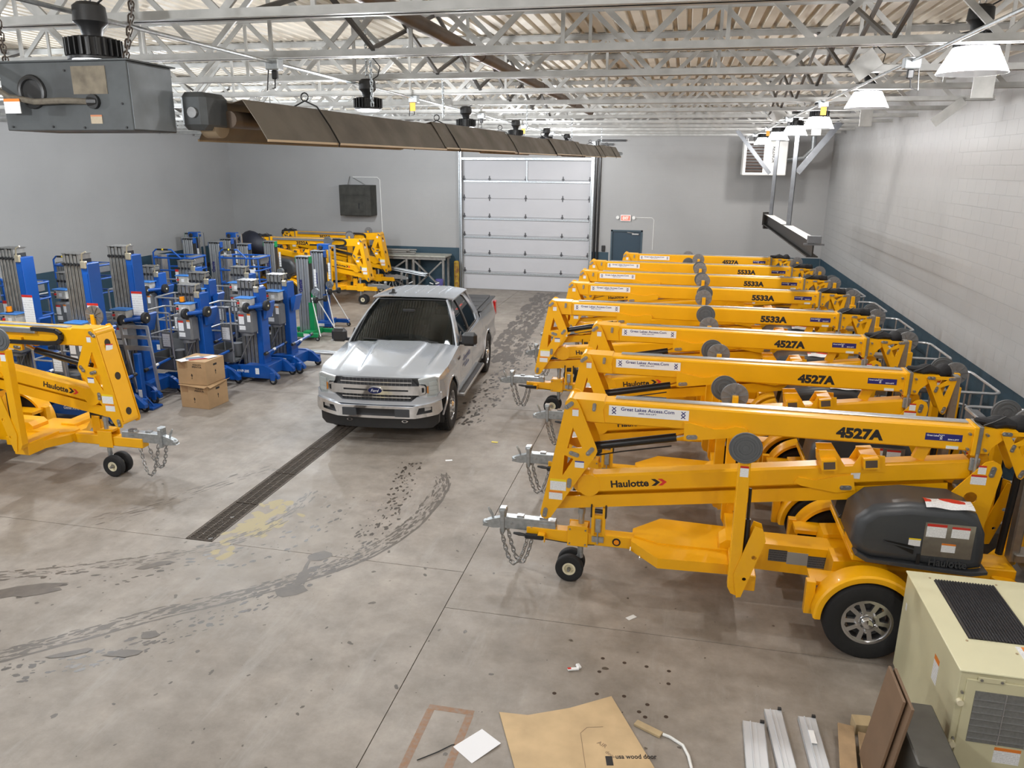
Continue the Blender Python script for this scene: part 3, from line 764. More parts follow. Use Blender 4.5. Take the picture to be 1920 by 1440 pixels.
# ---------------------------------------------------------------- trailer boom lifts
def circ(cx, cy, r, n=16, a0=0): return [(cx+r*math.cos(a0+2*PI*i/n), cy+r*math.sin(a0+2*PI*i/n)) for i in range(n)]
ALLOY = mat('machined_alloy', (.62,.62,.63), .22, .95)
PANEL = mat('brushed_panel', (.40,.38,.35), .38, .85, var=.15, scale=20)
TAPE = mat('grey_metal_plate', (.35,.35,.33), .5, .3)
def wheel_parts(root, ce, side, r=.36, w=.2, rim=.205, alloy=True, hubm=None, spokes=5):
    x, y, z = ce
    prof = [(rim,-w*.40),(rim+.02,-w*.46),(r*.80,-w*.5),(r*.93,-w*.47),(r*.985,-w*.38),(r,-w*.3),(r,w*.3),(r*.985,w*.38),(r*.93,w*.47),(r*.8,w*.5),(rim+.02,w*.46),(rim,w*.40)]
    T = obj('tire', MB().lathe(prof, 'y', ce, 40), RUB, root)
    R = obj('rim', MB().lathe([(rim+.008,-w*.42),(rim-.012,-w*.42),(rim-.02,-w*.2),(rim-.03,w*.3),(rim+.004,w*.42)], 'y', ce, 32), ALLOY if alloy else hubm, root)
    yo = y+side*w*.36
    if alloy:
        holes = []
        for k in range(spokes):
            a = 2*PI*k/spokes+.3
            for da, wd in ((0,.30),(PI/spokes,.17)):
                holes.append([(x+rr*math.cos(a+da+ww), z+rr*math.sin(a+da+ww)) for rr, ww in ((rim*.5,-wd*.55),(rim*.86,-wd*.85),(rim*.9,0),(rim*.86,wd*.85),(rim*.5,wd*.55))])
        obj('spoke_disc', MB().plate(circ(x,z,rim-.008,32), holes, 'y', yo, yo-side*.03), ALLOY, R)
        obj('brake_drum', MB().cyl((x,y-side*w*.3,z),(x,yo-side*.045,z), rim*.78, 20), BLK, R)
    else:
        obj('wheel_disc', MB().plate(circ(x,z,rim-.004,24), [], 'y', yo-side*.02, yo-side*.035), hubm, R)
    obj('hub_cap', MB().lathe([(rim*.34,0),(rim*.32,side*.025),(rim*.2,side*.05),(0,side*.054)], 'y', (x,yo-side*.004,z), 18), CHROME if alloy else STEEL, R)
    if alloy:
        lg = MB()
        for k in range(5):
            a = 2*PI*k/5+.9; lg.cyl((x+rim*.44*math.cos(a),yo,z+rim*.44*math.sin(a)),(x+rim*.44*math.cos(a),yo+side*.025,z+rim*.44*math.sin(a)),.011,8)
        obj('lug_nut', lg, CHROME, R)
def pin(root, u, y, z, a=.5, side=-1, s=1.0):
    """oval pin keeper plate with two bolts"""
    m = MB(); c, d = math.cos(a), math.sin(a); n = 14; L = .03*s; r = .022*s
    poly = []
    for i in range(n):
        t = 2*PI*i/n; px = r*math.cos(t)+(L if math.cos(t) > 0 else -L); pz = r*math.sin(t)
        poly.append((u+px*c-pz*d, z+px*d+pz*c))
    m.prism(poly, 'y', y, y+side*.012)
    m.cyl((u-L*c,y,z-L*d),(u-L*c,y+side*.03,z-L*d),.012*s,8); m.cyl((u+L*c*.6,y,z+L*d*.6),(u+L*c*.6,y+side*.02,z+L*d*.6),.014*s,8)
    obj('pin_keeper', m, STEEL, root)
def lab(root, u0, u1, z0, z1, y, m=None, side=-1, name='warning_label'):
    return obj(name, MB().box(u0,u1,y,y+side*.0015,z0,z1), m or ST_RED, root)
PADPROF = [(0,.010),(.028,.010),(.030,.004),(.055,.004),(.057,.010),(.075,.010),(.077,.004),(.097,.004),(.1,.010),(.118,.010),(.122,.004),(.136,.006),(.14,0),(.138,-.012),(.11,-.014)]
def outrigger(root, u, s, z0=.29, z1=1.6, padz=1.74, yy=.47, rear=False):
    y = s*yy
    o = obj('outrigger_leg', MB().box(u-.05,u+.05,y-.05,y+.05,z0+.05,z1,c=.006).prism([(u-.05,z0+.06),(u+.05,z0+.06),(u+.07,z0-.03),(u-.02,z0)],'y',y-.05,y+.05), YEL, root)
    obj('leg_cylinder', MB().cyl((u+.085,y,z0+.12),(u+.075,y,z0+.72),.026,10).cyl((u+.075,y,z0+.7),(u+.07,y,z1-.25),.014,8), BLKP, o)
    for q in (-.062, .05): obj('pivot_plate', MB().plate([(u+.03,z0-.03),(u+.07,z0-.02),(u+.235,z0+.55),(u+.2,z0+.66),(u+.13,z0+.68),(u-.01,z0+.2)], [circ(u+.15,z0+.38,.022,10),circ(u+.085,z0+.16,.018,10)], 'y', y+q, y+q+.012), YEL, o)
    pf = obj('foot_pad', MB().lathe([(r,-s*h if s < 0 else s*h) if False else (r, s*h) for r, h in PADPROF], 'y', (u-.01,y+s*.075,padz), 30), PADG, o)
    rb = MB().cyl((u-.01,y+s*.068,padz),(u-.01,y+s*.058,padz),.137,30)
    for k in range(10):
        a = 2*PI*k/10+.2; rb.bar((u-.01+.03*math.cos(a),y+s*.052,padz+.03*math.sin(a)),(u-.01+.13*math.cos(a),y+s*.052,padz+.13*math.sin(a)),.006,.016,up=(0,1,0))
    rb.cyl((u-.01,y+s*.058,padz),(u-.01,y+s*.03,padz),.035,12)
    obj('pad_ribs', rb, mat('ribbed_pad_metal',(.26,.26,.265),.5,.5,var=.2,scale=30), pf)
    obj('pad_stem', MB().box(u-.035,u+.025,y-.02,y+s*.06,z1-.02,padz+.02,c=.005), YEL, o)
    lab(o, u-.035, u+.035, z1-.13, z1-.03, y+s*.0505, ST_RED, s)
    return o
def make_lift(model, ext=0.0):
    U = lambda u: u+ext*min(1, max(0, (u-1.3)/1.9))
    R = thing('boom_lift', '', 'boom lift')
    # chassis
    obj('tongue', MB().box(.47,U(1.6),-.065,.065,.42,.55,c=.008), YEL, R)
    obj('coupler', MB().prism([(-.01,.50),(.03,.56),(.10,.585),(.22,.62),(.22,.50),(.1,.485)],'y',-.035,.035).box(.22,.77,-.05,.05,.50,.63,c=.006).box(.60,.77,-.055,.055,.44,.6).sphere((.03,0,.53),.045,12,8,(1,.9,.8)), GALV, R, bevel=0)
    obj('coupler_plate', MB().box(.185,.235,-.06,.06,.45,.70,c=.006).box(.17,.25,-.045,.045,.66,.72,c=.01), GALV, R)
    obj('latch_lever', MB().tube([(.10,0,.58),(.085,0,.63),(.06,0,.68),(.05,0,.70)],[.012,.016,.014,.008],8), GALV, R)
    obj('coupler_bolt', MB().cyl((.31,-.05,.565),(.31,-.062,.565),.012,8).cyl((.52,-.05,.54),(.52,-.062,.54),.012,8).box(.36,.43,-.03,.03,.63,.65).box(.60,.68,-.035,.035,.63,.655), STEEL, R)
    for s in (-1, 1):
        pts = []
        for i in range(13):
            f = i/12; x = .22+f*.28; d = 4*f*(1-f)
            pts.append((x+.02*s, s*(.05+.03*d), .49-(.07*f)-d*(.36+.03*s)))
        obj('safety_chain', chain_mb(pts, .058, .006, 8), STEEL, R)
    br = obj('brake_handle', MB().tube([(.34,-.10,.485),(.40,-.10,.48),(.46,-.10,.475)],[.012,.02,.016],8).box(.46,.66,-.125,-.085,.44,.50,c=.012), BLK, R)
    obj('brake_cable', MB().tube([(.66,-.10,.455),(.85,-.08,.43),(1.05,-.075,.42),(1.18,-.08,.435)],.005,5), BLK, br)
    obj('handle_bracket', MB().box(.60,.675,-.135,-.06,.50,.508).box(.665,.675,-.135,-.06,.43,.508), YEL, br)
    # jockey wheel
    jk = obj('jack_post', MB().cyl((1.03,.0,.24),(1.03,0,.74),.03,12).cyl((1.03,0,.74),(1.03,0,.80),.038,12).bar((1.03,0,.26),(.93,0,.145),.03,.05), GALV, R)
    obj('jack_bracket', MB().box(.90,1.11,-.085,-.07,.40,.62,c=.004).box(.92,1.10,-.095,.03,.60,.63).box(.90,1.11,.07,.085,.40,.62,c=.004), YEL, R)
    jb = MB()
    for a, b in ((.925,.43),(1.085,.43),(.925,.59),(1.085,.59)): jb.cyl((a,-.085,b),(a,-.097,b),.009,8)
    obj('bracket_bolt', jb, STEEL, R)
    for s in (-1, 1): wheel_parts(jk, (.93, s*.075+.0, .145), s, .145, .085, .062, False, CREAM)
    # boom rest latch
    lt = obj('boom_rest', MB().box(1.14,1.17,-.08,-.04,.55,.85).box(1.25,1.28,-.08,-.04,.55,.85).box(1.15,1.27,-.07,-.03,.56,.76), YEL, R)
    obj('rest_roller', MB().cyl((1.15,-.05,.80),(1.27,-.05,.80),.022,10).box(1.13,1.145,-.09,-.03,.74,.88,c=.004).box(1.275,1.29,-.09,-.03,.74,.88,c=.004), BLK, lt)
    obj('toggle_clamp', MB().box(1.18,1.24,-.095,-.075,.58,.73,c=.008).cyl((1.21,-.1,.46),(1.21,-.1,.60),.008,8).box(1.15,1.27,-.085,-.07,.47,.53), GALV, lt)
    obj('marker_lamp', MB().torus((U(1.4),-.066,.485),.034,.009,'y',18,6), BLK, R); obj('marker_lens', MB().cyl((U(1.4),-.064,.485),(U(1.4),-.074,.485),.027,16), AMBER, R)
    # tray
    t0, t1, t2 = U(1.55), U(1.82), U(2.5)
    tr = obj('tool_tray', MB().prism([(t0,-.14),(t1,-.44),(t2+.1,-.40),(t2+.1,.40),(t1,.44),(t0,.14)],'z',.45,.555).prism([(t0+.02,-.05),(t1,-.16),(t2,-.16),(t2,.16),(t1,.16),(t0+.02,.05)],'z',.555,.575), YEL, R)
    lab(tr, t0+.001, t0+.002, .5, .53, -.1)
    obj('air_fitting', MB().cyl((t0+.0,-.14,.48),(t0-.0,-.2,.47),.012,8).cyl((t0+.1,-.24,.46),(t0+.1,-.29,.45),.012,8), CHROME, tr)
    # main beam
    b0 = U(2.4)
    bm_ = obj('main_beam', MB().prism([(b0,.40),(b0,.62),(b0+.06,.67),(U(4.9),.67),(U(4.9),.42),(U(4.7),.36)],'y',-.13,.13), YEL, R)
    pu = U(2.86)
    obj('id_plate', MB().box(pu,pu+.17,-.1325,-.13,.50,.62), sticker('dark_plate', (.05,.05,.05), (.10,.10,.10), 1.0, 5, .9), bm_)
    obj('id_plate', MB().box(pu+.36,pu+.53,-.1325,-.13,.47,.59), MATS['dark_plate'], bm_)
    obj('grey_plate', MB().box(pu+.17,pu+.36,-.134,-.13,.485,.61), TAPE, bm_)
    # axle, fenders, wheels
    au = U(3.63)
    obj('axle', MB().box(au-.05,au+.05,-.66,.66,.30,.40), YEL, R)
    for s in (-1, 1):
        obj('axle_mount', MB().prism([(au-.27,.34),(au-.24,.70),(au-.06,.72),(au+.2,.72),(au+.3,.5),(au+.1,.34)],'y',s*.14,s*.40), YEL, R)
        fa, fb = -1.62, 1.35
        fd = obj('fender', MB().lathe([(.405,s*.61),(.435,s*.615),(.445,s*.64),(.445,s*.82),(.43,s*.838),(.395,s*.84),(.385,s*.836),(.42,s*.82),(.432,s*.81),(.432,s*.64),(.42,s*.625)], 'y', (au,0,.37), 28, fa, fb), YEL, R)
        obj('fender_bracket', MB().box(au-.5,au-.42,s*.60,s*.68,.3,.62,c=.004).box(au-.46,au-.1,s*.40,s*.62,.56,.6), YEL, fd)
        w = thing('wheel', None, None); w.parent = R; w.name = 'wheel'
        wheel_parts(w, (au, s*.735, .365), s, .365, .205, .205, True)
    # turntable and hood
    obj('turntable', MB().cyl((U(4.2),0,.66),(U(4.2),0,.86),.27,24), YEL, R)
    obj('turntable_deck', MB().box(U(3.5),U(4.55),-.55,.55,.80,.86,c=.01).box(U(3.5),U(3.56),-.5,-.2,.86,1.2), YEL, R)
    hu = U(3.45)-3.45
    for s in (-1, 1):
        pf = [(hu+a,b) for a,b in ((3.46,1.0),(3.52,.90),(3.62,.86),(4.42,.83),(4.53,.86),(4.54,.96),(4.52,1.18),(4.44,1.34),(4.3,1.40),(3.9,1.40),(3.62,1.35),(3.49,1.22))]
        m = MB().prism(pf,'y',s*.15,s*.60)
        me = mesh_of('engine_hood', m, 40, merge=True)
        bm = bmesh.new(); bm.from_mesh(me)
        es = [e for e in bm.edges if all(abs(abs(v.co.y)-.60) < 1e-4 for v in e.verts) and len(e.link_faces) == 2 and e.calc_face_angle(0) > .9]
        bmesh.ops.bevel(bm, geom=es, offset=.085, segments=4, profile=.5, affect='EDGES'); bm.to_mesh(me); bm.free()
        for p_ in me.polygons: p_.use_smooth = True
        h = put('engine_hood', me, HOODG, R)
        y = s*.601
        obj('hood_lip', MB().prism([(hu+a,b) for a,b in ((3.5,.90),(3.6,.845),(4.44,.81),(4.56,.84),(4.56,.865),(4.44,.84),(3.62,.875),(3.52,.93))],'y',s*.13,s*.63), HOODG, h)
        obj('steel_panel', MB().box(hu+4.03,hu+4.42,y,y+s*.003,.95,1.26), PANEL, h)
        obj('hood_vent', MB().prism([(hu+3.72,1.06),(hu+3.97,1.03),(hu+3.97,.95)],'y',y-s*.02,y+s*.004), BLKP, h); obj('vent_ridge', MB().bar((hu+3.72,y+s*.003,1.045),(hu+3.97,y+s*.003,1.0),.01,.012,up=(0,1,0)), HOODG, h)
        lab(h,hu+4.045,hu+4.2,1.13,1.25,y+s*.003,ST_RED,s); lab(h,hu+4.24,hu+4.38,1.14,1.24,y+s*.003,ST_RED,s); lab(h,hu+4.18,hu+4.29,1.0,1.08,y+s*.003,ST_ORG,s); lab(h,hu+3.92,hu+4.015,1.03,1.1,y,ST_YEL,s)
        obj('operator_sheet', MB().grid(lambda a,b: (hu+4.02+.38*a, s*(.585-.14*b), 1.39+.075*b-.045*b*b+.006*math.sin(9*a+3*b)),10,4), ST_RED, h, solid=.001)
        obj('hood_latch', MB().box(hu+4.0,hu+4.03,y,y+s*.006,.86,.96), BLK, h)
        text('raised_lettering','Haulotte',.075,HOODG,h,(hu+(4.10 if s<0 else 4.40),s*.604,.862),FRONT if s<0 else BACK,width=.30,bold=.02,thick=.012)
    # rear riser plates
    ru = U(4.6)-4.6
    for s in (-1, 1):
        a0 = s*.15
        rp = obj('riser_plate', MB().plate([(ru+a,b) for a,b in ((3.98,.86),(4.62,.86),(4.66,1.15),(4.715,1.60),(4.69,1.67),(4.63,1.70),(4.57,1.68),(4.53,1.63),(4.28,1.30),(4.22,1.23),(4.05,1.20),(3.98,1.16))],[circ(ru+4.50,1.34,.055,18)],'y',a0,a0+s*.014), YEL, R)
        pin(rp,ru+4.635,a0+s*.014,1.60,1.4,s); pin(rp,ru+4.40,a0+s*.014,1.31,-.5,s); pin(rp,ru+4.30,a0+s*.014,1.22,-.2,s)
        lab(rp,ru+4.52,ru+4.585,1.57,1.65,a0+s*.014,ST_RED,s); lab(rp,ru+4.475,ru+4.60,1.47,1.56,a0+s*.014,ST_RED,s)
    # front knuckle plates
    kp = [(.63,.78),(.645,.73),(.69,.715),(.735,.735),(1.165,1.44),(1.18,1.48),(1.165,1.535),(.985,1.955),(.95,2.0),(.90,2.01),(.865,1.975),(.855,1.93)]
    hl = [[(.935,1.71),(.885,1.49),(1.03,1.51)],[(.858,1.42),(.95,1.385),(.845,1.20)]]
    for s in (-1, 1):
        a0 = s*.155
        p_ = obj('knuckle_plate', MB().plate(kp, hl, 'y', a0, a0+s*.014), YEL, R)
        for u,z,an in ((.893,1.935,.7),(1.11,1.48,.9),(.955,1.44,-.3),(.915,1.13,1.5),(.68,.79,1.4)): pin(p_,u,a0+s*.014,z,an,s)
        lab(p_,.925,.985,1.83,1.91,a0+s*.014,ST_ORG,s); lab(p_,.965,1.055,1.30,1.37,a0+s*.014,sticker('blue_headed_label',(.03,.05,.3)),s); lab(p_,.725,.885,1.04,1.16,a0+s*.014,ST_YEL,s); lab(p_,.715,.85,.94,1.03,a0+s*.014,ST_ORG,s)
    kn = MB(); 
    d = Vector((.225,0,1.15)); 
    kn.bar((.645,0,.80),(.868,0,1.93),.28,.014,up=(1,0,-.2))
    ke = obj('knuckle_front', kn, YEL, R)
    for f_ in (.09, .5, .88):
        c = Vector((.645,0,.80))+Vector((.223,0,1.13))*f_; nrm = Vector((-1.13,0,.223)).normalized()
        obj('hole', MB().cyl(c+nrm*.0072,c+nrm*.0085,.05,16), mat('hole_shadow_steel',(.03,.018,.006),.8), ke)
    m = MB().box(-.06,.06,-.0012,.0012,-.04,.04)
    obj('warning_label', m, ST_RED, ke, loc=(.825-.008,0,1.74), rot=(0,-.19,PI/2))
    obj('knuckle_cross', MB().cyl((.9,-.155,1.94),(.9,.155,1.94),.05,14).cyl((.68,-.155,.78),(.68,.155,.78),.035,12), YEL, R)
    # main boom
    e = U(4.48)
    bo = obj('main_boom', MB().box(.93,e,-.11,.11,1.755,1.975,c=.014), YEL, R)
    obj('boom_sleeve', MB().prism([(.92,1.99),(1.22,1.985),(1.24,1.96),(1.215,1.90),(1.235,1.77),(1.02,1.775),(.93,1.90)],'y',-.125,.125), YEL, bo)
    pin(bo,1.13,-.125,1.92,1.5,-1,.8)
    obj('top_rail', MB().box(1.32,e-.04,.0,.09,1.975,1.99,c=.004), ALU, bo)
    obj('boom_collar', MB().box(e-.03,e+.01,-.13,.13,1.72,1.985,c=.006), YEL, bo); obj('wear_strip', MB().box(e+.01,e+.045,-.125,.125,1.73,1.99,c=.004), PANEL, bo)
    cb = MB()
    for zz in (1.78,1.92): 
        for uu in (e-.06,e+.08): cb.cyl((uu,-.10,zz),(uu,-.14,zz),.012,8)
    obj('collar_bolt', cb, STEEL, bo)
    for s in (-1, 1):
        bk = obj('cylinder_bracket', MB().prism([(1.98,1.83),(2.03,1.835),(2.12,1.815),(2.26,1.79),(2.36,1.80),(2.44,1.83),(2.53,1.825),(2.56,1.80),(2.54,1.74),(2.10,1.67),(2.03,1.655),(1.99,1.665)],'y',s*.111,s*.145), YEL, bo)
        pin(bk,2.06,s*.145,1.70,.1,s)
    cy = obj('boom_cylinder', MB().cyl((1.12,0,1.475),(1.92,0,1.635),.042,14), BLKP, R); obj('cylinder_rod', MB().cyl((1.9,0,1.631),(2.06,0,1.69),.018,10), CHROME, cy); obj('hydraulic_hose', MB().tube([(1.16,-.05,1.40),(1.4,-.05,1.46),(1.88,-.05,1.56)],.007,5), BLK, cy)
    # decals on the boom
    yb = -.1105
    if model != '3522A':
        de = obj('white_decal', MB().box(1.27,2.02,yb,yb-.0015,1.845,1.945), WPR, bo)
        for uu in (1.30, 1.95):
            x_ = MB()
            for k in range(2):
                z = 1.862+k*.034
                x_.bar((uu,yb-.002,z),(uu+.038,yb-.002,z+.034),.008,.001,up=(0,1,0)); x_.bar((uu+.038,yb-.002,z),(uu,yb-.002,z+.034),.008,.001,up=(0,1,0))
            obj('cross_logo', x_, NAVY, de)
        text('lettering','Great Lakes Access.Com',.034,NAVY,de,(1.385,yb-.0015,1.90),FRONT,width=.50,bold=.02)
        text('lettering','(888) 504-LIFT',.017,NAVY,de,(1.55,yb-.0015,1.872),FRONT,width=.17,bold=.02)
        u2 = U(4.07)
        d2 = obj('navy_decal', MB().box(u2,u2+.30,yb,yb-.0015,1.835,1.90), NAVY, bo)
        text('lettering','Great Lakes',.016,WPR,d2,(u2+.012,yb-.0015,1.872),FRONT,width=.10,bold=.02); text('lettering','Access',.013,WPR,d2,(u2+.105,yb-.0015,1.882),FRONT,width=.05)
        text('lettering','504-LIFT',.013,WPR,d2,(u2+.185,yb-.0015,1.845),FRONT,width=.09,bold=.03)
        x_ = MB()
        for k in range(2):
            z = 1.845+k*.018; x_.bar((u2+.12,yb-.002,z),(u2+.14,yb-.002,z+.018),.004,.001,up=(0,1,0)); x_.bar((u2+.14,yb-.002,z),(u2+.12,yb-.002,z+.018),.004,.001,up=(0,1,0))
        obj('cross_logo', x_, WPR, d2)
        lab(bo,U(4.25),U(4.25)+.10,1.765,1.80,yb,ST_YEL)
    mu = U(3.33) if model != '3522A' else 2.6
    text('model_lettering',model,.105,INK,bo,(mu,yb,1.79),FRONT,width=.40,bold=.06)
    text('model_lettering',model,.105,INK,bo,(U(3.62),.1105,1.765),BACK,width=.40,bold=.05)
    # energy chain on the far side
    en = obj('hose_rail', MB().box(1.75,e-.1,.112,.16,1.895,1.965,c=.006), ALU, R)
    lp = [(1.80,1.955),(1.6,1.955),(1.45,1.945),(1.385,1.90),(1.385,1.84),(1.44,1.79),(1.6,1.775),(2.0,1.775),(min(3.1,U(3.62)-.46),1.775)]
    el = MB()
    for i in range(len(lp)-1): el.bar((lp[i][0],.14,lp[i][1]),(lp[i+1][0],.14,lp[i+1][1]),.05,.045,up=(0,1,0))
    obj('energy_chain', el, BLK, en)
    # lower boom and link
    L0, L1 = Vector((1.10,0,1.10)), Vector((U(4.50),0,1.575)); ang = math.atan2(L1.z-L0.z, L1.x-L0.x)
    lb = obj('lower_boom', MB().bar(L0,L1,.18,.19,up=(0,0,1),c=.02), YEL, R)
    obj('boom_knuckle', MB().cyl((1.10,-.095,1.09),(1.10,.095,1.09),.115,20).prism([(.93,1.07),(.99,1.15),(1.1,1.205),(1.1,1.0),(.99,1.0)],'y',-.08,.08), YEL, lb)
    nz = (-math.sin(ang), math.cos(ang)); ux = (math.cos(ang), math.sin(ang))
    def onL(d, h): return (L0.x+ux[0]*d+nz[0]*h, L0.z+ux[1]*d+nz[1]*h)
    for s in (-1, 1):
        y = s*.0905
        for body, dd, wd, mm in (('Haulotte', .22 if s<0 else .72, .37, INK), ('\u00bb' if False else '>', .615 if s<0 else .30, .06, INK), ('>', .67 if s<0 else .245, .06, REDP)):
            if body == '>':
                q = .615 if mm is INK else .68
                if s > 0: q = (.72-.37-.03-.06) if mm is INK else (.72-.37-.095-.06)
                P = lambda d, h: onL(d, h)
                poly = [P(q,.03),P(q+.04,.03),P(q+.085,-.005),P(q+.04,-.04),P(q,-.04),P(q+.045,-.005)]
                if s > 0: poly = [P(q+.085,.03),P(q+.045,.03),P(q,-.005),P(q+.045,-.04),P(q+.085,-.04),P(q+.04,-.005)]
                obj('chevron', MB().prism(poly,'y',y,y+s*.0015), mm, lb)
            else:
                P = onL(dd, -.045)
                text('lettering','Haulotte',.075,INK,lb,(P[0],y,P[1]),(PI/2,-ang,0) if s<0 else (PI/2,ang,PI),width=.37,bold=.03)
        P = onL(2.43+ext,.0); lab(lb,P[0],P[0]+.08,P[1]-.035,P[1]+.045,y,ST_RED,s)
        fk = MB().prism([onL(2.18+ext,.02),onL(2.16+ext,.26),onL(2.30+ext,.25),onL(2.38+ext,.09),onL(2.45+ext,.09),onL(2.52+ext,.20),onL(2.72+ext,.17),onL(2.72+ext,.02)],'y',s*.091,s*.103)
        obj('fork_pocket', fk, YEL, lb)
        lbk = obj('link_bracket', MB().prism([onL(1.93+ext,-.05),onL(1.97+ext,-.0),onL(2.12+ext,-.04),onL(2.3+ext,-.01),onL(2.45+ext,.0),onL(2.46+ext,-.15),onL(2.3+ext,-.17),onL(2.0+ext,-.09)],'y',s*.091,s*.103), YEL, lb)
        P = onL(2.38+ext,-.12); pin(lbk,P[0],s*.103,P[1],.1,s)
    for dd in (2.235, 2.59):
        P = onL(dd+ext,.13)
        obj('pocket_tube', MB().obox((P[0],0,P[1]),(.13,.36,.10),Euler((0,-ang,0))), YEL, lb)
        for s in (-1,1): obj('pocket_mouth', MB().obox((P[0],s*.181,P[1]),(.10,.003,.07),Euler((0,-ang,0))), BROWN, lb)
    K0, K1 = Vector((.72,0,.80)), Vector((U(4.34),0,1.31))
    lk = MB().bar(K0,K1,.13,.03,up=(0,0,1))
    for s in (-1,1): lk.bar(K0+Vector((0,s*.06,.05)),K1+Vector((0,s*.06,.05)),.012,.13,up=(0,0,1))
    obj('lower_link', lk, YEL, R)
    c2 = obj('lift_cylinder', MB().cyl((U(3.42),0,1.24),(U(4.3),0,1.12),.045,14), BLKP, R); obj('cylinder_rod', MB().cyl((U(3.2),0,1.27),(U(3.45),0,1.236),.02,10), CHROME, c2)
    # boom support post and latch at rear
    obj('boom_stop', MB().bar((e-.42,-.02,1.62),(e-.36,-.02,1.78),.05,.10,up=(1,0,0)).cyl((e-.37,-.08,1.76),(e-.37,.08,1.76),.02,10), YEL, R)
    lt2 = obj('travel_latch', MB().box(e-.02,e+.06,-.13,-.10,1.58,1.70,c=.008).cyl((e+.02,-.14,1.54),(e+.02,-.14,1.74),.014,8), GALV, R); obj('latch_grip', MB().cyl((e+.02,-.14,1.42),(e+.02,-.14,1.55),.012,8), mat('dark_green_grip',(.01,.06,.02),.5), lt2)
    # jib head and V plates
    jh = obj('jib_head', MB().prism([(e+.03,1.97),(e+.32,1.965),(e+.34,1.92),(e+.22,1.88),(e+.14,1.80),(e+.12,1.74),(e+.03,1.74)],'y',-.10,.10), YEL, R)
    for s in (-1, 1):
        v = obj('v_plate', MB().plate([(e+.18,1.945),(e+.20,1.965),(e+.46,1.965),(e+.485,1.945),(e+.42,1.56),(e+.40,1.535),(e+.37,1.55)],[[(e+.25,1.93),(e+.40,1.93),(e+.30,1.86)],[(e+.33,1.84),(e+.42,1.88),(e+.38,1.74)]],'y',s*.12,s*.132), YEL, R)
        pin(v,e+.225,s*.132,1.945,0,s,.8); pin(v,e+.44,s*.132,1.945,.1,s,.8); pin(v,e+.395,s*.132,1.59,1.2,s,.8); pin(v,e+.29,s*.132,1.82,1.3,s,.7)
    obj('jib_column', MB().box(e+.47,e+.55,-.06,.06,.70,1.96,c=.012), PANEL, R); obj('platform_mount', MB().box(e+.5,e+.84,-.1,.1,.72,.80,c=.01).box(e+.5,e+.84,-.1,.1,1.30,1.36,c=.01), PANEL, R); obj('jib_cylinder', MB().cyl((e+.40,0,.75),(e+.43,0,1.6),.032,10), BLKP, R)
    cvm = MB().sphere((e+.20,.02,2.0),.1,14,8,(1.9,.9,.5)).sphere((e+.38,.05,1.99),.09,12,8,(1.1,1.1,.75)).sphere((e+.45,.10,1.95),.07,10,8,(.8,1,1.2))
    cvm.map(lambda x,y,z: (x+.012*math.sin(40*z+9*y), y+.012*math.sin(35*x), z+.014*math.sin(31*x+22*y)))
    obj('control_cover', cvm, mat('black_cloth',(.012,.012,.014),.85,bump=.3,bscale=40), R)
    obj('cover_strap', MB().tube([(e+.05,-.08,1.99),(e+.14,-.07,2.03),(e+.22,-.06,2.08)],.008,6), BLK, R)
    # platform
    p0, p1 = e+.84, e+1.55
    bk = obj('platform_floor', MB().box(p0,p1,-.58,.58,.36,.40,c=.01), PANEL, R)
    rim_ = [(p0,-.58,.50),(p1,-.58,.50),(p1,.58,.50),(p0,.58,.50)]
    tubm = MB()
    for i in range(4):
        a, b = Vector(rim_[i]), Vector(rim_[(i+1)%4]); tubm.tube([a,b],.018,8)
    tubm.box(p0,p1,-.583,-.575,.38,.5).box(p0,p1,.575,.583,.38,.5).box(p0-.004,p0+.004,-.58,.58,.38,.5).box(p1-.004,p1+.004,-.58,.58,.38,.5)
    obj('platform_tub', tubm, ALU, bk)
    fr = MB()
    for k in range(22): fr.box(p0+.03,p1-.03,-.54+k*.05,-.52+k*.05,.40,.408)
    obj('floor_ribs', fr, ALU, bk)
    def rail(z, c=.12):
        pts = []
        for cx_, cy_, a0 in ((p1-c,.58-c,0),(p0+c,.58-c,PI/2),(p0+c,-.58+c,PI),(p1-c,-.58+c,1.5*PI)):
            for i in range(5): pts.append((cx_+c*math.cos(a0+i*PI/8), cy_+c*math.sin(a0+i*PI/8), z))
        return pts
    rl = MB().tube(rail(1.45),.019,8,closed=True); obj('top_guard_rail', rl, ALU, R)
    obj('mid_guard_rail', MB().tube(rail(.98),.016,8,closed=True), ALU, R)
    for x_, y_ in ((p0+.03,-.5),(p1-.03,-.5),(p0+.03,.5),(p1-.03,.5),((p0+p1)/2,-.58),((p0+p1)/2,.58),(p1,0),(p0,-.25),(p0,.25)):
        obj('guard_post', MB().cyl((x_,y_,.45),(x_,y_,1.45),.016,8), ALU, R)
    obj('control_box', MB().box(p0-.02,p0+.12,.18,.45,1.2,1.46,c=.015), GREYB, R)
    # outriggers
    for s in (-1, 1):
        uf = 1.66 if ext < 0 else (2.5 if ext < .5 else 3.38); dz = .1 if ext < 0 else (0 if ext < .5 else .13)
        outrigger(R, uf, s, .46 if ext >= 0 else .56, 1.72+dz, 1.86+dz, .71)
        obj('outrigger_arm', MB().box(uf-.02,uf+.2,s*.13,s*.65,.44,.60,c=.008), YEL, R)
        outrigger(R, U(5.25), s, .36, 1.65, 1.79, .71)
        obj('outrigger_arm', MB().bar((U(4.85),s*.10,.52),(U(5.25),s*.69,.42),.16,.15,c=.008), YEL, R)
    obj('tail_frame', MB().box(U(4.7),U(5.0),-.14,.14,.42,.66,c=.01), YEL, R)
    return R
lift45 = make_lift('4527A'); lift55 = make_lift('5533A', .91); lift35 = make_lift('3522A', -.6)
LX = -1.84
GRP = 'yellow trailer boom lifts in the right row'
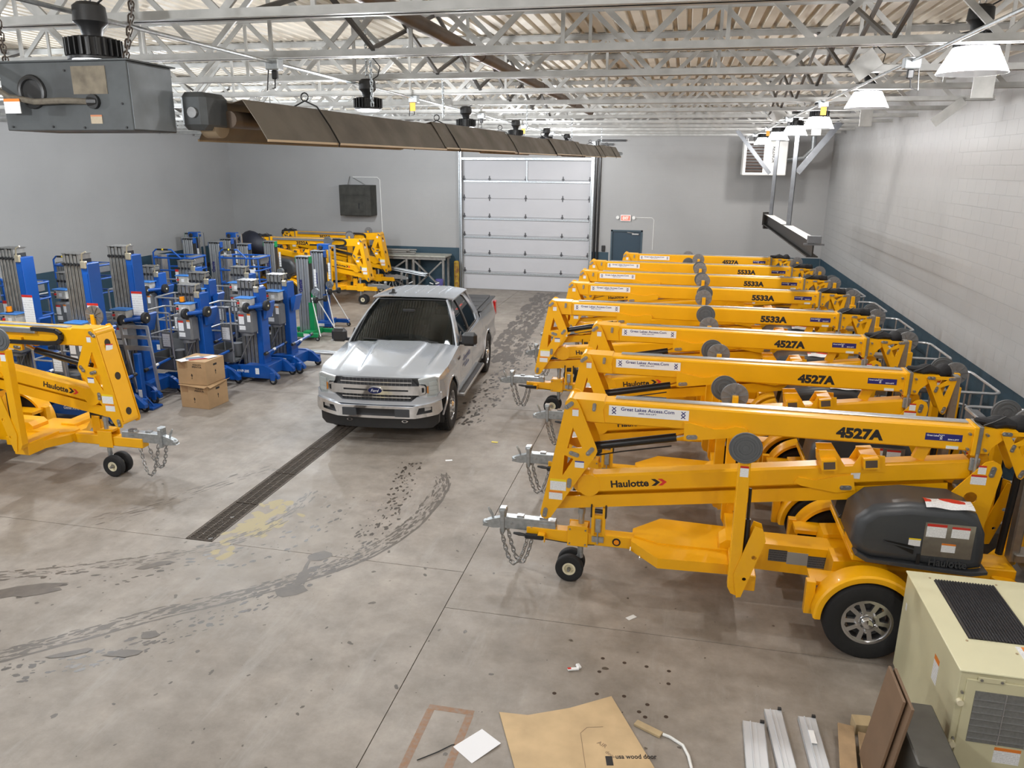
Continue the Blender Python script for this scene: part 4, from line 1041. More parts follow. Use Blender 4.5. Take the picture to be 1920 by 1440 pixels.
rows = [(lift45,'4527A',-1.84,7.15),(lift45,'4527A',-1.93,9.0),(lift45,'4527A',-2.0,10.8),(lift55,'5533A',-2.93,12.6),(lift55,'5533A',-2.9,14.7),(lift55,'5533A',-2.92,16.5),(lift55,'5533A',-2.93,18.35),(lift45,'4527A',-2.28,20.2)]
LB = ['yellow boom lift marked 4527A nearest the camera, beside the beige air conditioner','yellow boom lift marked 4527A, second from the front','yellow boom lift marked 4527A, third from the front','yellow boom lift marked 5533A, foremost of the four 5533A','yellow boom lift marked 5533A, second of the four 5533A','yellow boom lift marked 5533A, third of the four 5533A','yellow boom lift marked 5533A, rearmost of the four 5533A','yellow boom lift marked 4527A at the far end by the blue door']
used = set()
for i, (pr, mo, x, y) in enumerate(rows):
    r = copy_tree(pr) if id(pr) in used else pr
    used.add(id(pr)); r.location = (x, y, 0); tag(r, LB[i], 'boom lift', GRP)
for i, (x, y, sc, rz, l) in enumerate(((-6.42,8.47,1.04,0,'yellow boom lift at the left edge with its hitch toward the drain'),(-8.5,21.9,1.0,0,'yellow boom lift marked 3522A behind the material lifts, nearer one'),(-8.75,24.0,1.0,0,'yellow boom lift marked 3522A closest to the pipe rack'))):
    r = copy_tree(lift35) if i else lift35
    r.location = (x, y, 0); r.rotation_euler = (0,0,PI+rz); r.scale = (sc,)*3; tag(r, l, 'boom lift', 'yellow boom lifts on the left side')
# ---------------------------------------------------------------- blue personnel lifts
MASTG = mat('mast_aluminium', (.36,.36,.35), .42, .8, var=.25, scale=9)
DKG = mat('dark_gap', (.02,.02,.02), .7)
TUBG = mat('grey_platform_tub', (.11,.115,.12), .55)
def smallwheel(parent, x, y, z, r=.07, w=.04, ax='y', tyre=None):
    d = {'y': (0,w/2,0), 'x': (w/2,0,0)}[ax]
    c = obj('caster_wheel', MB().lathe([(r*.5,-w/2),(r*.9,-w/2),(r,-w*.3),(r,w*.3),(r*.9,w/2),(r*.5,w/2)], ax, (x,y,z), 18), tyre or RUB, parent)
    obj('wheel_hub', MB().cyl((x-d[0],y-d[1],z-d[2]),(x+d[0],y+d[1],z+d[2]),r*.5,12), GALV, c)
def make_awp(tall=False, beacon=False, loader=True, gate=False, name='personnel_lift'):
    H = 2.74 if tall else 1.97
    R = thing(name, '', 'personnel lift')
    b = obj('base_frame', MB().prism([(-.72,.11),(-.72,.2),(-.5,.33),(.34,.36),(.48,.30),(.64,.16),(.64,.10)],'y',-.35,-.27).prism([(-.72,.11),(-.72,.2),(-.5,.33),(.34,.36),(.48,.30),(.64,.16),(.64,.10)],'y',.27,.35).box(-.1,.4,-.28,.28,.12,.34,c=.01).box(-.66,-.5,-.28,.28,.12,.2), BLUE, R)
    text('lettering','Genie AWP-20S' if not tall else 'Genie AWP-40S',.055,WPR,b,(-.42,-.3505,.20),FRONT,width=.44,bold=.02,shear=.15)
    lab(b,.16,.24,.18,.30,-.3505,ST_WHT)
    for x,y in ((-.62,-.40),(-.62,.40),(.55,-.38),(.55,.38)): smallwheel(b,x,y,.075,.075,.045)
    for y in (-.38,.38): obj('caster_fork', MB().box(.50,.60,y-.035,y+.035,.08,.24,c=.008), BLUE, b)
    n = 5 if tall else 4; w = .34/n
    for k in range(n):
        x0 = -.22+k*w
        ms = obj('mast_section', MB().box(x0+.004,x0+w-.014,-.12,.12,.25,H-.02*(k%2),c=.006).box(x0+w*.3,x0+w*.6,-.128,-.12,.3,H-.16), MASTG, R)
        obj('mast_gap', MB().box(x0+w-.014,x0+w+.004,-.10,.11,.25,H-.08), DKG, ms)
        obj('mast_cap', MB().obox((x0+w*.5,0,H+.005),(w*.9,.27,.012),Euler((0,.12,0))), STEEL, ms)
        obj('chain_roller', MB().cyl((x0+w*.5,-.13,H-.16),(x0+w*.5,-.15,H-.16),.026,12), BLK, ms)
    bl = obj('fixed_mast', MB().box(.12,.25,-.13,.13,.30,H-.14,c=.008).box(.14,.235,-.14,-.13,.3,H-.3), BLUE, R)
    obj('mast_hook', MB().box(.14,.24,-.16,-.1,H-.22,H-.10,c=.012).tube([(.16,-.13,H-.1),(.2,-.15,H+.02),(.27,-.14,H+.05)],.014,6), mat('zinc_hook',(.55,.50,.38),.35,.7), bl)
    obj('cradle', MB().prism([(.30,1.24),(.34,1.25),(.43,1.56),(.40,1.58),(.33,1.54),(.30,1.5)],'y',-.12,.12), BLUE, bl)
    obj('height_strip', MB().box(.145,.16,-.1415,-.14,.95,1.12), WPR, bl)
    cb = obj('control_box', MB().box(-.12,.16,-.34,-.15,1.48,1.66,c=.01), mat('weathered_control_box',(.50,.49,.46),.5,var=.3,scale=12), R)
    obj('box_lid', MB().box(-.15,.19,-.36,-.13,1.66,1.68,c=.005), LBLUE, cb)
    obj('stop_button', MB().cyl((-.08,-.34,1.575),(-.08,-.365,1.575),.022,12), REDP, cb)
    obj('selector_knob', MB().cyl((-.08,-.34,1.62),(-.08,-.36,1.62),.014,10).cyl((-.08,-.34,1.52),(-.08,-.36,1.52),.014,10), BLK, cb)
    lab(cb,.0,.07,1.53,1.60,-.3405,ST_WHT)
    ch = obj('power_unit', MB().box(-.13,.19,-.38,-.14,.98,1.42,c=.035).cyl((.03,-.26,.94),(.03,-.26,.99),.11,16), GREYB, R)
    lab(ch,-.08,.03,1.17,1.36,-.3805,ST_RED); lab(ch,-.08,.05,1.06,1.14,-.3805,ST_WHT); lab(ch,.10,.17,1.22,1.38,-.3805,ST_ORG)
    if beacon:
        bc_ = obj('beacon', MB().cyl((-.04,-.25,1.69),(-.04,-.25,1.78),.045,14), AMBER, R); obj('beacon_base', MB().cyl((-.04,-.25,1.68),(-.04,-.25,1.695),.06,14), BLK, bc_)
    # platform
    pf = obj('platform_tub', MB().box(-.92,-.27,-.33,.33,.38,.42).box(-.92,-.27,-.335,-.325,.38,.62).box(-.92,-.27,.325,.335,.38,.62).box(-.925,-.915,-.33,.33,.38,.62), TUBG, R)
    for x,y in ((-.9,-.32),(-.9,.32),(-.3,-.32),(-.3,.32)): obj('guard_post', MB().cyl((x,y,.4),(x,y,1.47),.018,8), ALU, R)
    for z in (1.0,1.47):
        obj('guard_rail', MB().tube([(-.3,-.32,z),(-.88,-.32,z),(-.91,-.28,z),(-.91,.28,z),(-.88,.32,z),(-.3,.32,z)],.017,8), ALU, R)
    obj('manual_box', MB().box(-.52,-.30,-.34,-.31,.80,1.12,c=.01), MATS['grey_box_plastic'], R)
    lab(R,-.49,-.33,.84,1.08,-.3405,ST_WHT,name='data_sheet')
    obj('ground_control_motor', MB().cyl((-.40,.0,.44),(-.40,.0,.70),.10,16), GREYB, R)
    obj('brace_bar', MB().cyl((-.30,-.22,.28),(.08,-.17,1.0),.014,8), STEEL, R)
    hd = obj('push_handle', MB().cyl((.44,-.36,.62),(.44,.34,.66),.025,10).bar((.32,0,.5),(.44,0,.63),.06,.03), BLUE, R)
    obj('handle_grip', MB().cyl((.44,-.42,.613),(.44,-.33,.62),.033,10), BLK, hd); obj('handle_grip', MB().cyl((.44,.31,.66),(.44,.40,.667),.033,10), BLK, hd); obj('handle_label', MB().cyl((.44,-.12,.634),(.44,-.04,.639),.0262,10), WPR, hd)
    if loader:
        ax_ = obj('loading_axle', MB().cyl((.12,-.40,1.50),(.40,-.20,1.52),.035,10).box(.2,.34,-.24,-.13,1.44,1.56), BLUE, R)
        for p_ in ((.12,-.41,1.50),(.42,-.19,1.52)):
            obj('loading_wheel', MB().lathe([(0,-.035),(.05,-.035),(.095,-.03),(.1,-.015),(.1,.015),(.095,.03),(.05,.035),(0,.035)],'x',p_,18), RUB, ax_); obj('wheel_hub', MB().cyl((p_[0]-.04,p_[1],p_[2]),(p_[0]+.04,p_[1],p_[2]),.02,10), CREAM, ax_)
    if tall:
        obj('notice_board', MB().box(.19,.40,-.185,-.18,1.42,1.98), sticker('notice_board_print',(.55,.03,.02),lines=14,bandz=.93), bl)
    if gate:
        g = obj('loading_frame', MB().bar((.30,-.5,.30),(.10,-.45,1.42),.05,.03,up=(0,1,0)).bar((.75,-.5,.30),(.62,-.45,1.42),.05,.03,up=(0,1,0)).box(.10,.64,-.47,-.44,1.38,1.44).box(.13,.66,-.48,-.45,1.20,1.26).box(.16,.68,-.49,-.46,1.0,1.08), ALU, R)
        o_ = obj('outrigger_leg', MB().box(.44,.54,-.66,-.56,.02,.98,c=.008), BLUE, R)
        obj('outrigger_foot', MB().box(.38,.76,-.74,-.46,.0,.04,c=.006).bar((.52,-.6,.22),(.68,-.6,.04),.03,.02), BLUE, o_); lab(o_,.46,.53,.2,.34,-.6605,ST_WHT)
    return R
A1 = make_awp(); A2 = make_awp(beacon=True); A3 = make_awp(loader=False); T1 = make_awp(True, True, False); T2 = make_awp(True, False, False); T3 = make_awp(True, False, True, True)
spots = [(T1,-11.05,11.0,'tall blue mast lift with amber beacon at the left edge'),(T2,-9.42,10.6,'tall blue mast lift between two other tall ones, behind the yellow boom'),(T3,-9.55,11.78,'tall blue mast lift with silver loading frame and outrigger foot'),
 (A3,-12.2,13.4,'short blue mast lift half hidden between the tall ones'),(A1,-11.3,14.75,'short blue mast lift left behind the cages with black wheels'),(A3,-11.1,15.8,'short blue mast lift deepest in the left pack'),(A2,-8.85,12.6,'short blue mast lift with amber beacon just behind the cartons'),
 (A3,-9.65,14.1,'short blue mast lift without wheels in the middle of the pack'),(A3,-9.35,15.15,'short blue mast lift in the rear middle of the pack'),(A1,-8.13,13.42,'short blue mast lift with black loading wheels at the front right of the pack'),(A3,-8.0,14.3,'short blue mast lift at the right end of the pack beside the green lift')]
used = set()
for pr, x, y, l in spots:
    r = copy_tree(pr) if id(pr) in used else pr
    used.add(id(pr)); r.location = (x, y, 0); r.rotation_euler = (0,0,random.uniform(-.05,.05)); tag(r, l, 'personnel lift', 'blue mast lifts on the left')
# ---------------------------------------------------------------- blue cage lifts
YBT = mat('hazard_tape', (.75,.55,.03), .5)
def make_cage():
    R = thing('cage_lift', '', 'cage lift')
    obj('base_body', MB().box(-.68,.68,-.37,.37,.14,.55,c=.04), BLUE, R)
    for x in (-.5,.5):
        for y in (-.36,.36): smallwheel(R,x,y,.15,.15,.09)
    for k in range(4): obj('mast_section', MB().box(-.5+k*.07,-.44+k*.07,-.12,.12,.5,1.95,c=.006), MASTG, R)
    obj('platform_floor', MB().box(-.35,.70,-.36,.36,.68,.76,c=.01), TUBG, R)
    def loop(z, x0=-.35, x1=.70, c=.1):
        pts = []
        for cx_, cy_, a0 in ((x1-c,.36-c,0),(x0+c,.36-c,PI/2),(x0+c,-.36+c,PI),(x1-c,-.36+c,1.5*PI)):
            for i in range(4): pts.append((cx_+c*math.cos(a0+i*PI/6), cy_+c*math.sin(a0+i*PI/6), z))
        return pts
    for z in (1.3,1.62,1.92): obj('cage_rail', MB().tube(loop(z),.021,8,closed=True), BLUE, R)
    for x,y in ((-.33,-.30),(-.33,.30),(.68,-.30),(.68,.30),(.1,-.36),(.1,.36)): obj('cage_post', MB().cyl((x,y,.74),(x,y,1.92),.02,8), BLUE, R)
    obj('entry_hoop', MB().tube([(-.30,-.36,1.62),(-.28,-.37,2.05),(-.2,-.37,2.12),(.2,-.37,2.12),(.42,-.37,1.92)],.02,8), BLUE, R)
    obj('hazard_band', MB().cyl((-.16,-.37,2.12),(.12,-.37,2.12),.0225,10), BLK, R); obj('hazard_band', MB().cyl((-.04,-.37,2.12),(.0,-.37,2.12),.0235,10), YBT, R)
    obj('diagonal_brace', MB().cyl((.42,-.36,1.92),(.30,-.36,1.3),.02,8), BLUE, R)
    lab(R,.25,.43,1.35,1.65,-.382,ST_RED,name='notice_sheet'); lab(R,.48,.62,1.40,1.66,-.382,ST_WHT,name='notice_sheet')
    obj('control_panel', MB().box(.5,.7,-.2,.2,1.75,1.95,c=.02), GREYB, R)
    return R
c0 = make_cage()
for i,(x,y,rz,l) in enumerate(((-12.6,12.2,.05,'blue railed cage lift behind the leftmost tall mast'),(-13.4,15.0,-.04,'blue railed cage lift nearest the left wall'),(-12.3,16.9,.08,'blue railed cage lift in the middle row before the silver columns'),(-10.75,17.3,.04,'blue railed cage lift with notices, right one before the silver columns'))):
    r = copy_tree(c0) if i else c0
    r.location = (x,y,0); r.rotation_euler = (0,0,rz); tag(r,l,'cage lift','blue cage lifts')
# ---------------------------------------------------------------- material lifts
COLA = mat('extruded_column', (.50,.52,.54), .4, .85, var=.12, scale=5)
def make_ml(colr, wheeltop=False, H=2.0):
    R = thing('material_lift', '', 'material lift')
    cm = MB()
    n = 5; w = .33/n
    for k in range(n):
        obj('column_section', MB().box(-.165+k*w+.003,-.165+(k+1)*w-.006,-.11+.012*(k%2),.11,.14,H-.012*k,c=.008), COLA, R)
    obj('column_back', MB().box(-.16,.16,-.09,.09,.14,H-.1), DKG, R)
    tp = MB()
    for k in range(4): tp.cyl((-.12+k*.075,-.12,H-.03),(-.12+k*.075,-.10,H-.03),.022,10)
    obj('pulley', tp, BLK, R); obj('top_plate', MB().box(-.17,.17,-.12,.12,H-.005,H+.012), COLA, R)
    cl = obj('clamp_bracket', MB().box(.15,.19,-.06,.06,H-.16,H,c=.008), colr, R)
    obj('clamp_bracket', MB().box(-.19,-.165,-.08,.02,H-.14,H), colr, R)
    fr = obj('back_frame', MB().box(.165,.225,-.06,.06,.14,1.15,c=.008).box(.12,.24,-.13,-.1,.14,.9), colr, R)
    wn = obj('winch', MB().lathe([(0,-.05),(.09,-.05),(.09,-.04),(.05,-.03),(.05,.03),(.09,.04),(.09,.05),(0,.05)],'y',(.30,-.08,1.16),18), GALV, R)
    obj('winch_handle', MB().tube([(.30,-.14,1.16),(.24,-.16,.95),(.27,-.2,.92)],.012,6), GALV, wn)
    tw = obj('transport_axle', MB().cyl((.36,-.18,.98),(.50,-.02,1.0),.03,10), BLK, R)
    for p_ in ((.35,-.19,.98),(.51,-.01,1.0)): obj('transport_wheel', MB().lathe([(0,-.03),(.075,-.03),(.08,0),(.075,.03),(0,.03)],'x',p_,16), RUB, tw)
    lab(fr,.24,.30,1.28,1.7,-.0,ST_WHT,name='notice_sheet')
    obj('stabiliser_bar', MB().cyl((.2,-.10,1.02),(.48,-.32,.12),.014,8), WHITE, R); obj('stabiliser_bar', MB().cyl((.2,.10,1.02),(.62,.28,.14),.014,8), WHITE, R)
    bs = obj('base_leg', MB().box(-.45,.42,-.36,-.28,.09,.19,c=.008), colr, R); obj('base_leg', MB().box(-.45,.62,.26,.34,.09,.19,c=.008), colr, R)
    obj('base_cross', MB().box(.02,.26,-.3,.3,.08,.22,c=.008).box(-.2,.3,-.34,-.16,.08,.16), colr, R)
    lab(bs,.05,.22,.105,.175,-.3605,ST_WHT,name='name_plate')
    for x,y in ((-.4,-.32),(-.4,.30),(.40,-.32),(.60,.30)): smallwheel(R,x,y,.055,.055,.035)
    text('lettering','Genie',.10,NAVY,R,(-.02,-.1115,1.15),(PI/2,-PI/2,0),width=.3,bold=.02)
    if wheeltop:
        q = obj('loading_bracket', MB().box(-.1,.22,.12,.30,H+.02,H+.16,c=.01).box(-.02,.1,.10,.22,H-.6,H+.05), BLUE, R)
        obj('loading_wheel', MB().lathe([(0,-.03),(.05,-.03),(.06,0),(.05,.03),(0,.03)],'y',(.02,.08,H+.07),14), RUB, q); obj('carriage_frame', MB().box(.2,.24,.14,.18,.9,H+.14).box(.36,.4,.14,.18,.9,H+.14).box(.2,.4,.14,.18,H+.1,H+.14), ALU, q)
    return R
g1 = make_ml(GREEN); g2 = make_ml(BLUE); g3 = make_ml(BLUE, True)
used = set()
for pr,x,y,l in ((g1,-8.88,17.1,'silver column material lift with green base nearest the truck'),(g3,-9.1,18.35,'silver column material lift with blue base behind the green one'),(g1,-11.55,20.3,'silver column material lift with green clamp before the 3522A booms'),(g2,-11.85,19.4,'silver column material lift left of the green clamped one, blue base'),(g3,-13.2,20.72,'silver column material lift with blue loading wheel on top, middle'),(g2,-12.95,19.75,'silver column material lift in front of the blue loading wheel one'),(g3,-14.35,20.55,'silver column material lift with blue loading wheel nearer the left wall'),(g1,-15.4,22.2,'silver column material lift with green clamp at the left wall')):
    r = copy_tree(pr) if id(pr) in used else pr
    used.add(id(pr)); r.location = (x,y,0); tag(r,l,'material lift','silver column material lifts')
# dark tarpaulin over the basket of the nearer 3522A
tp = MB().sphere((-13.05,22.0,1.74),.55,20,12,(1.2,.9,.65)).map(lambda x,y,z: (x+.03*math.sin(9*z+5*y), y+.03*math.sin(8*x), z+.05*math.sin(7*x+6*y)))
tag(obj('tarpaulin', tp, mat('dark_tarpaulin',(.012,.014,.025),.6,bump=.3,bscale=12)), 'crumpled dark tarpaulin draped over a far boom lift basket', 'tarpaulin')
# steel lengths on the floor beside the green lift
for i in range(2):
    tag(obj('floor_channel', MB().box(-8.15,-6.75,15.55+.13*i,15.63+.13*i,0,.05,c=.008), ALU), ['aluminium channel on the floor beside the green lift, nearer one','aluminium channel on the floor beside the green lift, farther one'][i], 'channel', 'channels on the floor')
# ---------------------------------------------------------------- cartons
def carton(x,y,z,rz,lab_,flap):
    t = thing('carton', lab_, 'carton', (x,y,z), rz, 'cartons in the stack')
    obj('carton_body', MB().box(-.285,.285,-.27,.27,0,.42,c=.004), CARD, t)
    text('lettering','VOLVO',.03,INK,t,(.03,-.2705,.345),FRONT,width=.17,bold=.03); text('lettering','PENTA',.03,INK,t,(.02,-.2705,.305),FRONT,width=.19,bold=.03)
    ar = MB().prism([(-.02,.16),(.0,.2),(.02,.16),(.006,.16),(.006,.13),(-.006,.13),(-.006,.16)],'y',-.2705,-.272)
    obj('arrow_mark', ar, INK, t); text('lettering','UP',.018,INK,t,(-.018,-.2705,.10),FRONT,bold=.02)
    obj('hand_hole', MB().box(.2851,.2865,-.05,.05,.31,.345), INK, t); obj('packing_tape', MB().box(-.25,-.12,-.2712,-.27,.28,.40), mat('brown_tape',(.30,.18,.09),.35), t)
    obj('arrow_mark', MB().prism([(-.02,.2),(.0,.24),(.02,.2),(.006,.2),(.006,.15),(-.006,.15),(-.006,.2)],'x',.2855,.2865), INK, t)
    if flap: obj('carton_flap', MB().add([(-.285,-.27,.42),(.285,-.27,.42),(.285,-.345,.405),(-.285,-.30,.415)],[(0,1,2,3)]).add([(.285,-.27,.42),(.285,.27,.42),(.37,.25,.455),(.36,-.28,.40)],[(0,1,2,3)]), CARD, t, solid=.004)
    return t
carton(-8.13,11.62,0,-.08,'open topped brown carton at the bottom of the stack',True); carton(-8.16,11.64,.425,-.03,'brown carton on top of another carton, papers on its lid',False)
for i,(dx,dy,rz,w,l,m,n_) in enumerate(((-.12,-.12,.5,.22,.42,WHITE,'white sheet of paper on the upper carton'),(.02,.0,.9,.14,.5,mat('grey_blue_print',(.18,.22,.3),.4),'blue grey printed folder on the upper carton'),(.06,-.12,.9,.03,.34,REDP,'red strip lying on the upper carton'),(.17,.06,.3,.14,.2,WPR,'small white card on the upper carton'))):
    o = obj('paper_sheet', MB().box(-w/2,w/2,-l/2,l/2,0,.003), m, loc=(-8.16+dx,11.64+dy,.8455+i*.0035), rot=(0,0,-rz)); tag(o,n_,'paper')
# ---------------------------------------------------------------- silver pickup truck (front towards -y)
SIL = mat('silver_car_paint', (.53,.565,.615), .22, .55, coat=1.0)
TGL = glass('tinted_window_glass', (.40,.45,.42)); DGL = glass('dark_side_glass', (.26,.28,.28)); CLG = glass('clear_lamp_lens', (.9,.92,.92))
MESHD = mat('dark_grille_mesh', (.02,.02,.022), .5)
INTER = mat('dark_cabin_trim', (.05,.055,.055), .7)
truck = thing('pickup_truck', 'silver pickup truck parked over the trench drain', 'pickup truck', (-4.42, 11.28, 0), math.radians(5.2))
TK = truck
yf = lambda x: -.93+.07*x*x+.14*abs(x)**6
def fas(name, poly, off, th, m, parent=None, holes=(), mirror=False, bevel=0.0, **k):
    def one(pl, hl):
        mb = MB().plate(pl, hl, 'y', 0, th)
        xs_ = [i*.06 for i in range(-17, 18)]
        return obj(name, mb, m, parent or TK, cuts=('x', xs_), warp=lambda c: Vector((c.x, c.y+yf(c.x)+off, c.z)), **k)
    r = one(poly, list(holes))
    if mirror: r2 = one([(-a, b) for a, b in poly], [[(-a, b) for a, b in h] for h in holes]); return r, r2
    return r
def mir(poly): return poly+[(-a, b) for a, b in poly[::-1]]
# fascia
fas('radiator_core', mir([(0,1.06),(.60,1.06),(.84,1.04),(.86,.5),(0,.5)]), .05, .05, MESHD)
um = fas('upper_grille', mir([(0,1.062),(.53,1.062),(.63,.965),(0,.965)]), .015, .03, MESHD)
lm_ = fas('lower_grille', mir([(0,.832),(.62,.832),(.52,.725),(0,.725)]), .015, .03, MESHD)
for par, zc, zz0, zz1, xm in ((um,1.012,.968,1.058,.55),(lm_,.778,.730,.828,.53)):
    fas('chrome_bar', [(-xm,zc-.008),(xm,zc-.008),(xm,zc+.008),(-xm,zc+.008)], -.012, .02, CHROME, par)
    for k in range(-9,10):
        x = k*.06; fas('grille_slat', [(x-.004,zz0),(x+.004,zz0),(x+.004,zz1),(x-.004,zz1)], .008, .010, mat('slat_grey',(.10,.10,.105),.4,.5), par)
gb = fas('grille_bar', mir([(0,.968),(.66,.968),(.70,.945),(.70,.855),(.66,.825),(0,.825)]), -.035, .05, CHROME, holes=[[(-.50,.882),(-.12,.882),(-.12,.908),(-.50,.908)],[(.12,.882),(.50,.882),(.50,.908),(.12,.908)]])
fas('grille_slot', [(-.5,.88),(.5,.88),(.5,.91),(-.5,.91)], -.01, .01, BLK, gb)
ov = [(.118*math.cos(2*PI*i/32), .893+.056*math.sin(2*PI*i/32)) for i in range(32)]; ov2 = [(.106*math.cos(2*PI*i/32), .893+.047*math.sin(2*PI*i/32)) for i in range(32)]
eb = fas('emblem', ov, -.055, .02, CHROME); fas('emblem_face', ov2, -.059, .01, mat('emblem_blue',(.008,.015,.085),.2,.2), eb)
text('lettering','Ford',.044,WPR,eb,(-.062,-.9905,.872),FRONT,width=.124,bold=-.005,shear=.35)
for s in (-1,1):
    X = lambda p: [(s*a,b) for a,b in p]
    hl = fas('headlight', X([(.64,1.062),(.88,1.10),(.935,1.08),(.94,.86),(.90,.79),(.62,.765),(.64,.80),(.74,.83),(.765,.86),(.765,.955),(.745,.985),(.66,.99)]), .0, .05, mat('lamp_housing',(.62,.63,.64),.4,.35))
    fas('lamp_end_cap', X([(.66,.985),(.735,.975),(.755,.95),(.755,.865),(.735,.84),(.66,.815)]), -.03, .04, CHROME, hl, holes=[X([(.685,.945),(.735,.94),(.735,.87),(.685,.862)])])
    fas('end_cap_recess', X([(.68,.95),(.74,.95),(.74,.86),(.68,.86)]), -.005, .01, BLK, hl)
    fas('turn_lamp', X([(.772,.95),(.79,.965),(.79,.845),(.772,.855)]), -.012, .03, AMBER, hl)
    for z0 in (.965,.895,.825): fas('reflector_cell', X([(.80,z0),(.915,z0+.008),(.91,z0+.065),(.80,z0+.055)]), -.012, .02, mat('bright_lamp_reflector',(.78,.79,.80),.3,.3), hl)
    fas('lamp_lens', X([(.645,1.055),(.88,1.095),(.93,1.075),(.935,.86),(.90,.795),(.77,.775),(.77,.97),(.745,.995),(.655,.995)]), -.026, .006, CLG, hl)
fas('bumper_cover', mir([(0,.722),(.53,.722),(.63,.80),(.90,.79),(.945,.85),(.965,.84),(.965,.73),(.64,.665),(0,.665)]), -.03, .09, SIL)
bp_ = fas('front_bumper', mir([(0,.66),(.56,.655),(.66,.675),(.96,.725),(.975,.56),(.93,.52),(.60,.47),(0,.465)]), -.075, .10, CHROME, holes=[[(-.50,.505),(.50,.505),(.50,.618),(-.50,.618)],[(.62,.53),(.85,.565),(.85,.655),(.66,.635)],[(-.62,.53),(-.85,.565),(-.85,.655),(-.66,.635)]])
fas('bumper_opening', [(-.56,.49),(.56,.49),(.56,.63),(-.56,.63)], -.02, .02, BLK, bp_)
for s in (-1,1):
    fas('bumper_pad', [(s*.30,.50),(s*.52,.495),(s*.52,.615),(s*.30,.61)], -.09, .07, HOODG, bp_)
    fas('fog_recess', [(s*.60,.51),(s*.88,.55),(s*.88,.67),(s*.60,.65)], -.01, .02, BLK, bp_)
    fas('fog_lamp', [(s*.74,.585),(s*.83,.60),(s*.83,.645),(s*.74,.635)], -.055, .05, ALU, bp_)
    tk = obj('tow_hook', MB().torus((0,0,0),.035,.013,'y',14,6), CHROME, TK); tk.location = (s*.43,-.935,.41); tk.scale = (1.1,1,.5)
va = fas('air_dam', mir([(0,.48),(.6,.48),(.93,.53),(.92,.36),(.84,.30),(0,.29)]), -.01, .10, BLK)
# side panels
def xs_side(y, z):
    x = .995-.055*max(0,(z-1.05)/.3)**1.6-.05*max(0,(.60-z)/.2)
    x += .012*math.exp(-((z-1.02)/.05)**2)-.012*math.exp(-((z-.82)/.10)**2)
    if y < -.25: x -= .115*((-.25-y)/.6)**2.2
    if y > 4.4: x -= .04*((y-4.4)/.5)**2
    return x
def zl(y):
    z = .40
    for c in (0, 3.68):
        d = abs(y-c)
        if d < .49: z = max(z, .40+math.sqrt(.49**2-d*d))
    if y < -.45: z = max(z, .70)
    return z
def zu(y):
    P = [(-.85,1.045),(-.5,1.13),(.0,1.175),(.6,1.235),(1.6,1.25),(2.6,1.27),(2.95,1.30),(2.96,1.37),(4.95,1.385)]
    for (a,b),(c,d) in zip(P,P[1:]):
        if y <= c: return b+(d-b)*(max(y,a)-a)/(c-a)
    return P[-1][1]
def side_panel(name, y0, y1, s, n, parent=None):
    mb = MB(); nv = 14
    ys_ = [y0+(y1-y0)*i/n for i in range(n+1)]
    mb.grid(lambda a,b: (s*xs_side(y0+(y1-y0)*a, zl(y0+(y1-y0)*a)+(zu(y0+(y1-y0)*a)-zl(y0+(y1-y0)*a))*b), y0+(y1-y0)*a, zl(y0+(y1-y0)*a)+(zu(y0+(y1-y0)*a)-zl(y0+(y1-y0)*a))*b), n, nv)
    return obj(name, mb, SIL, parent or TK, solid=.012, angle=60)
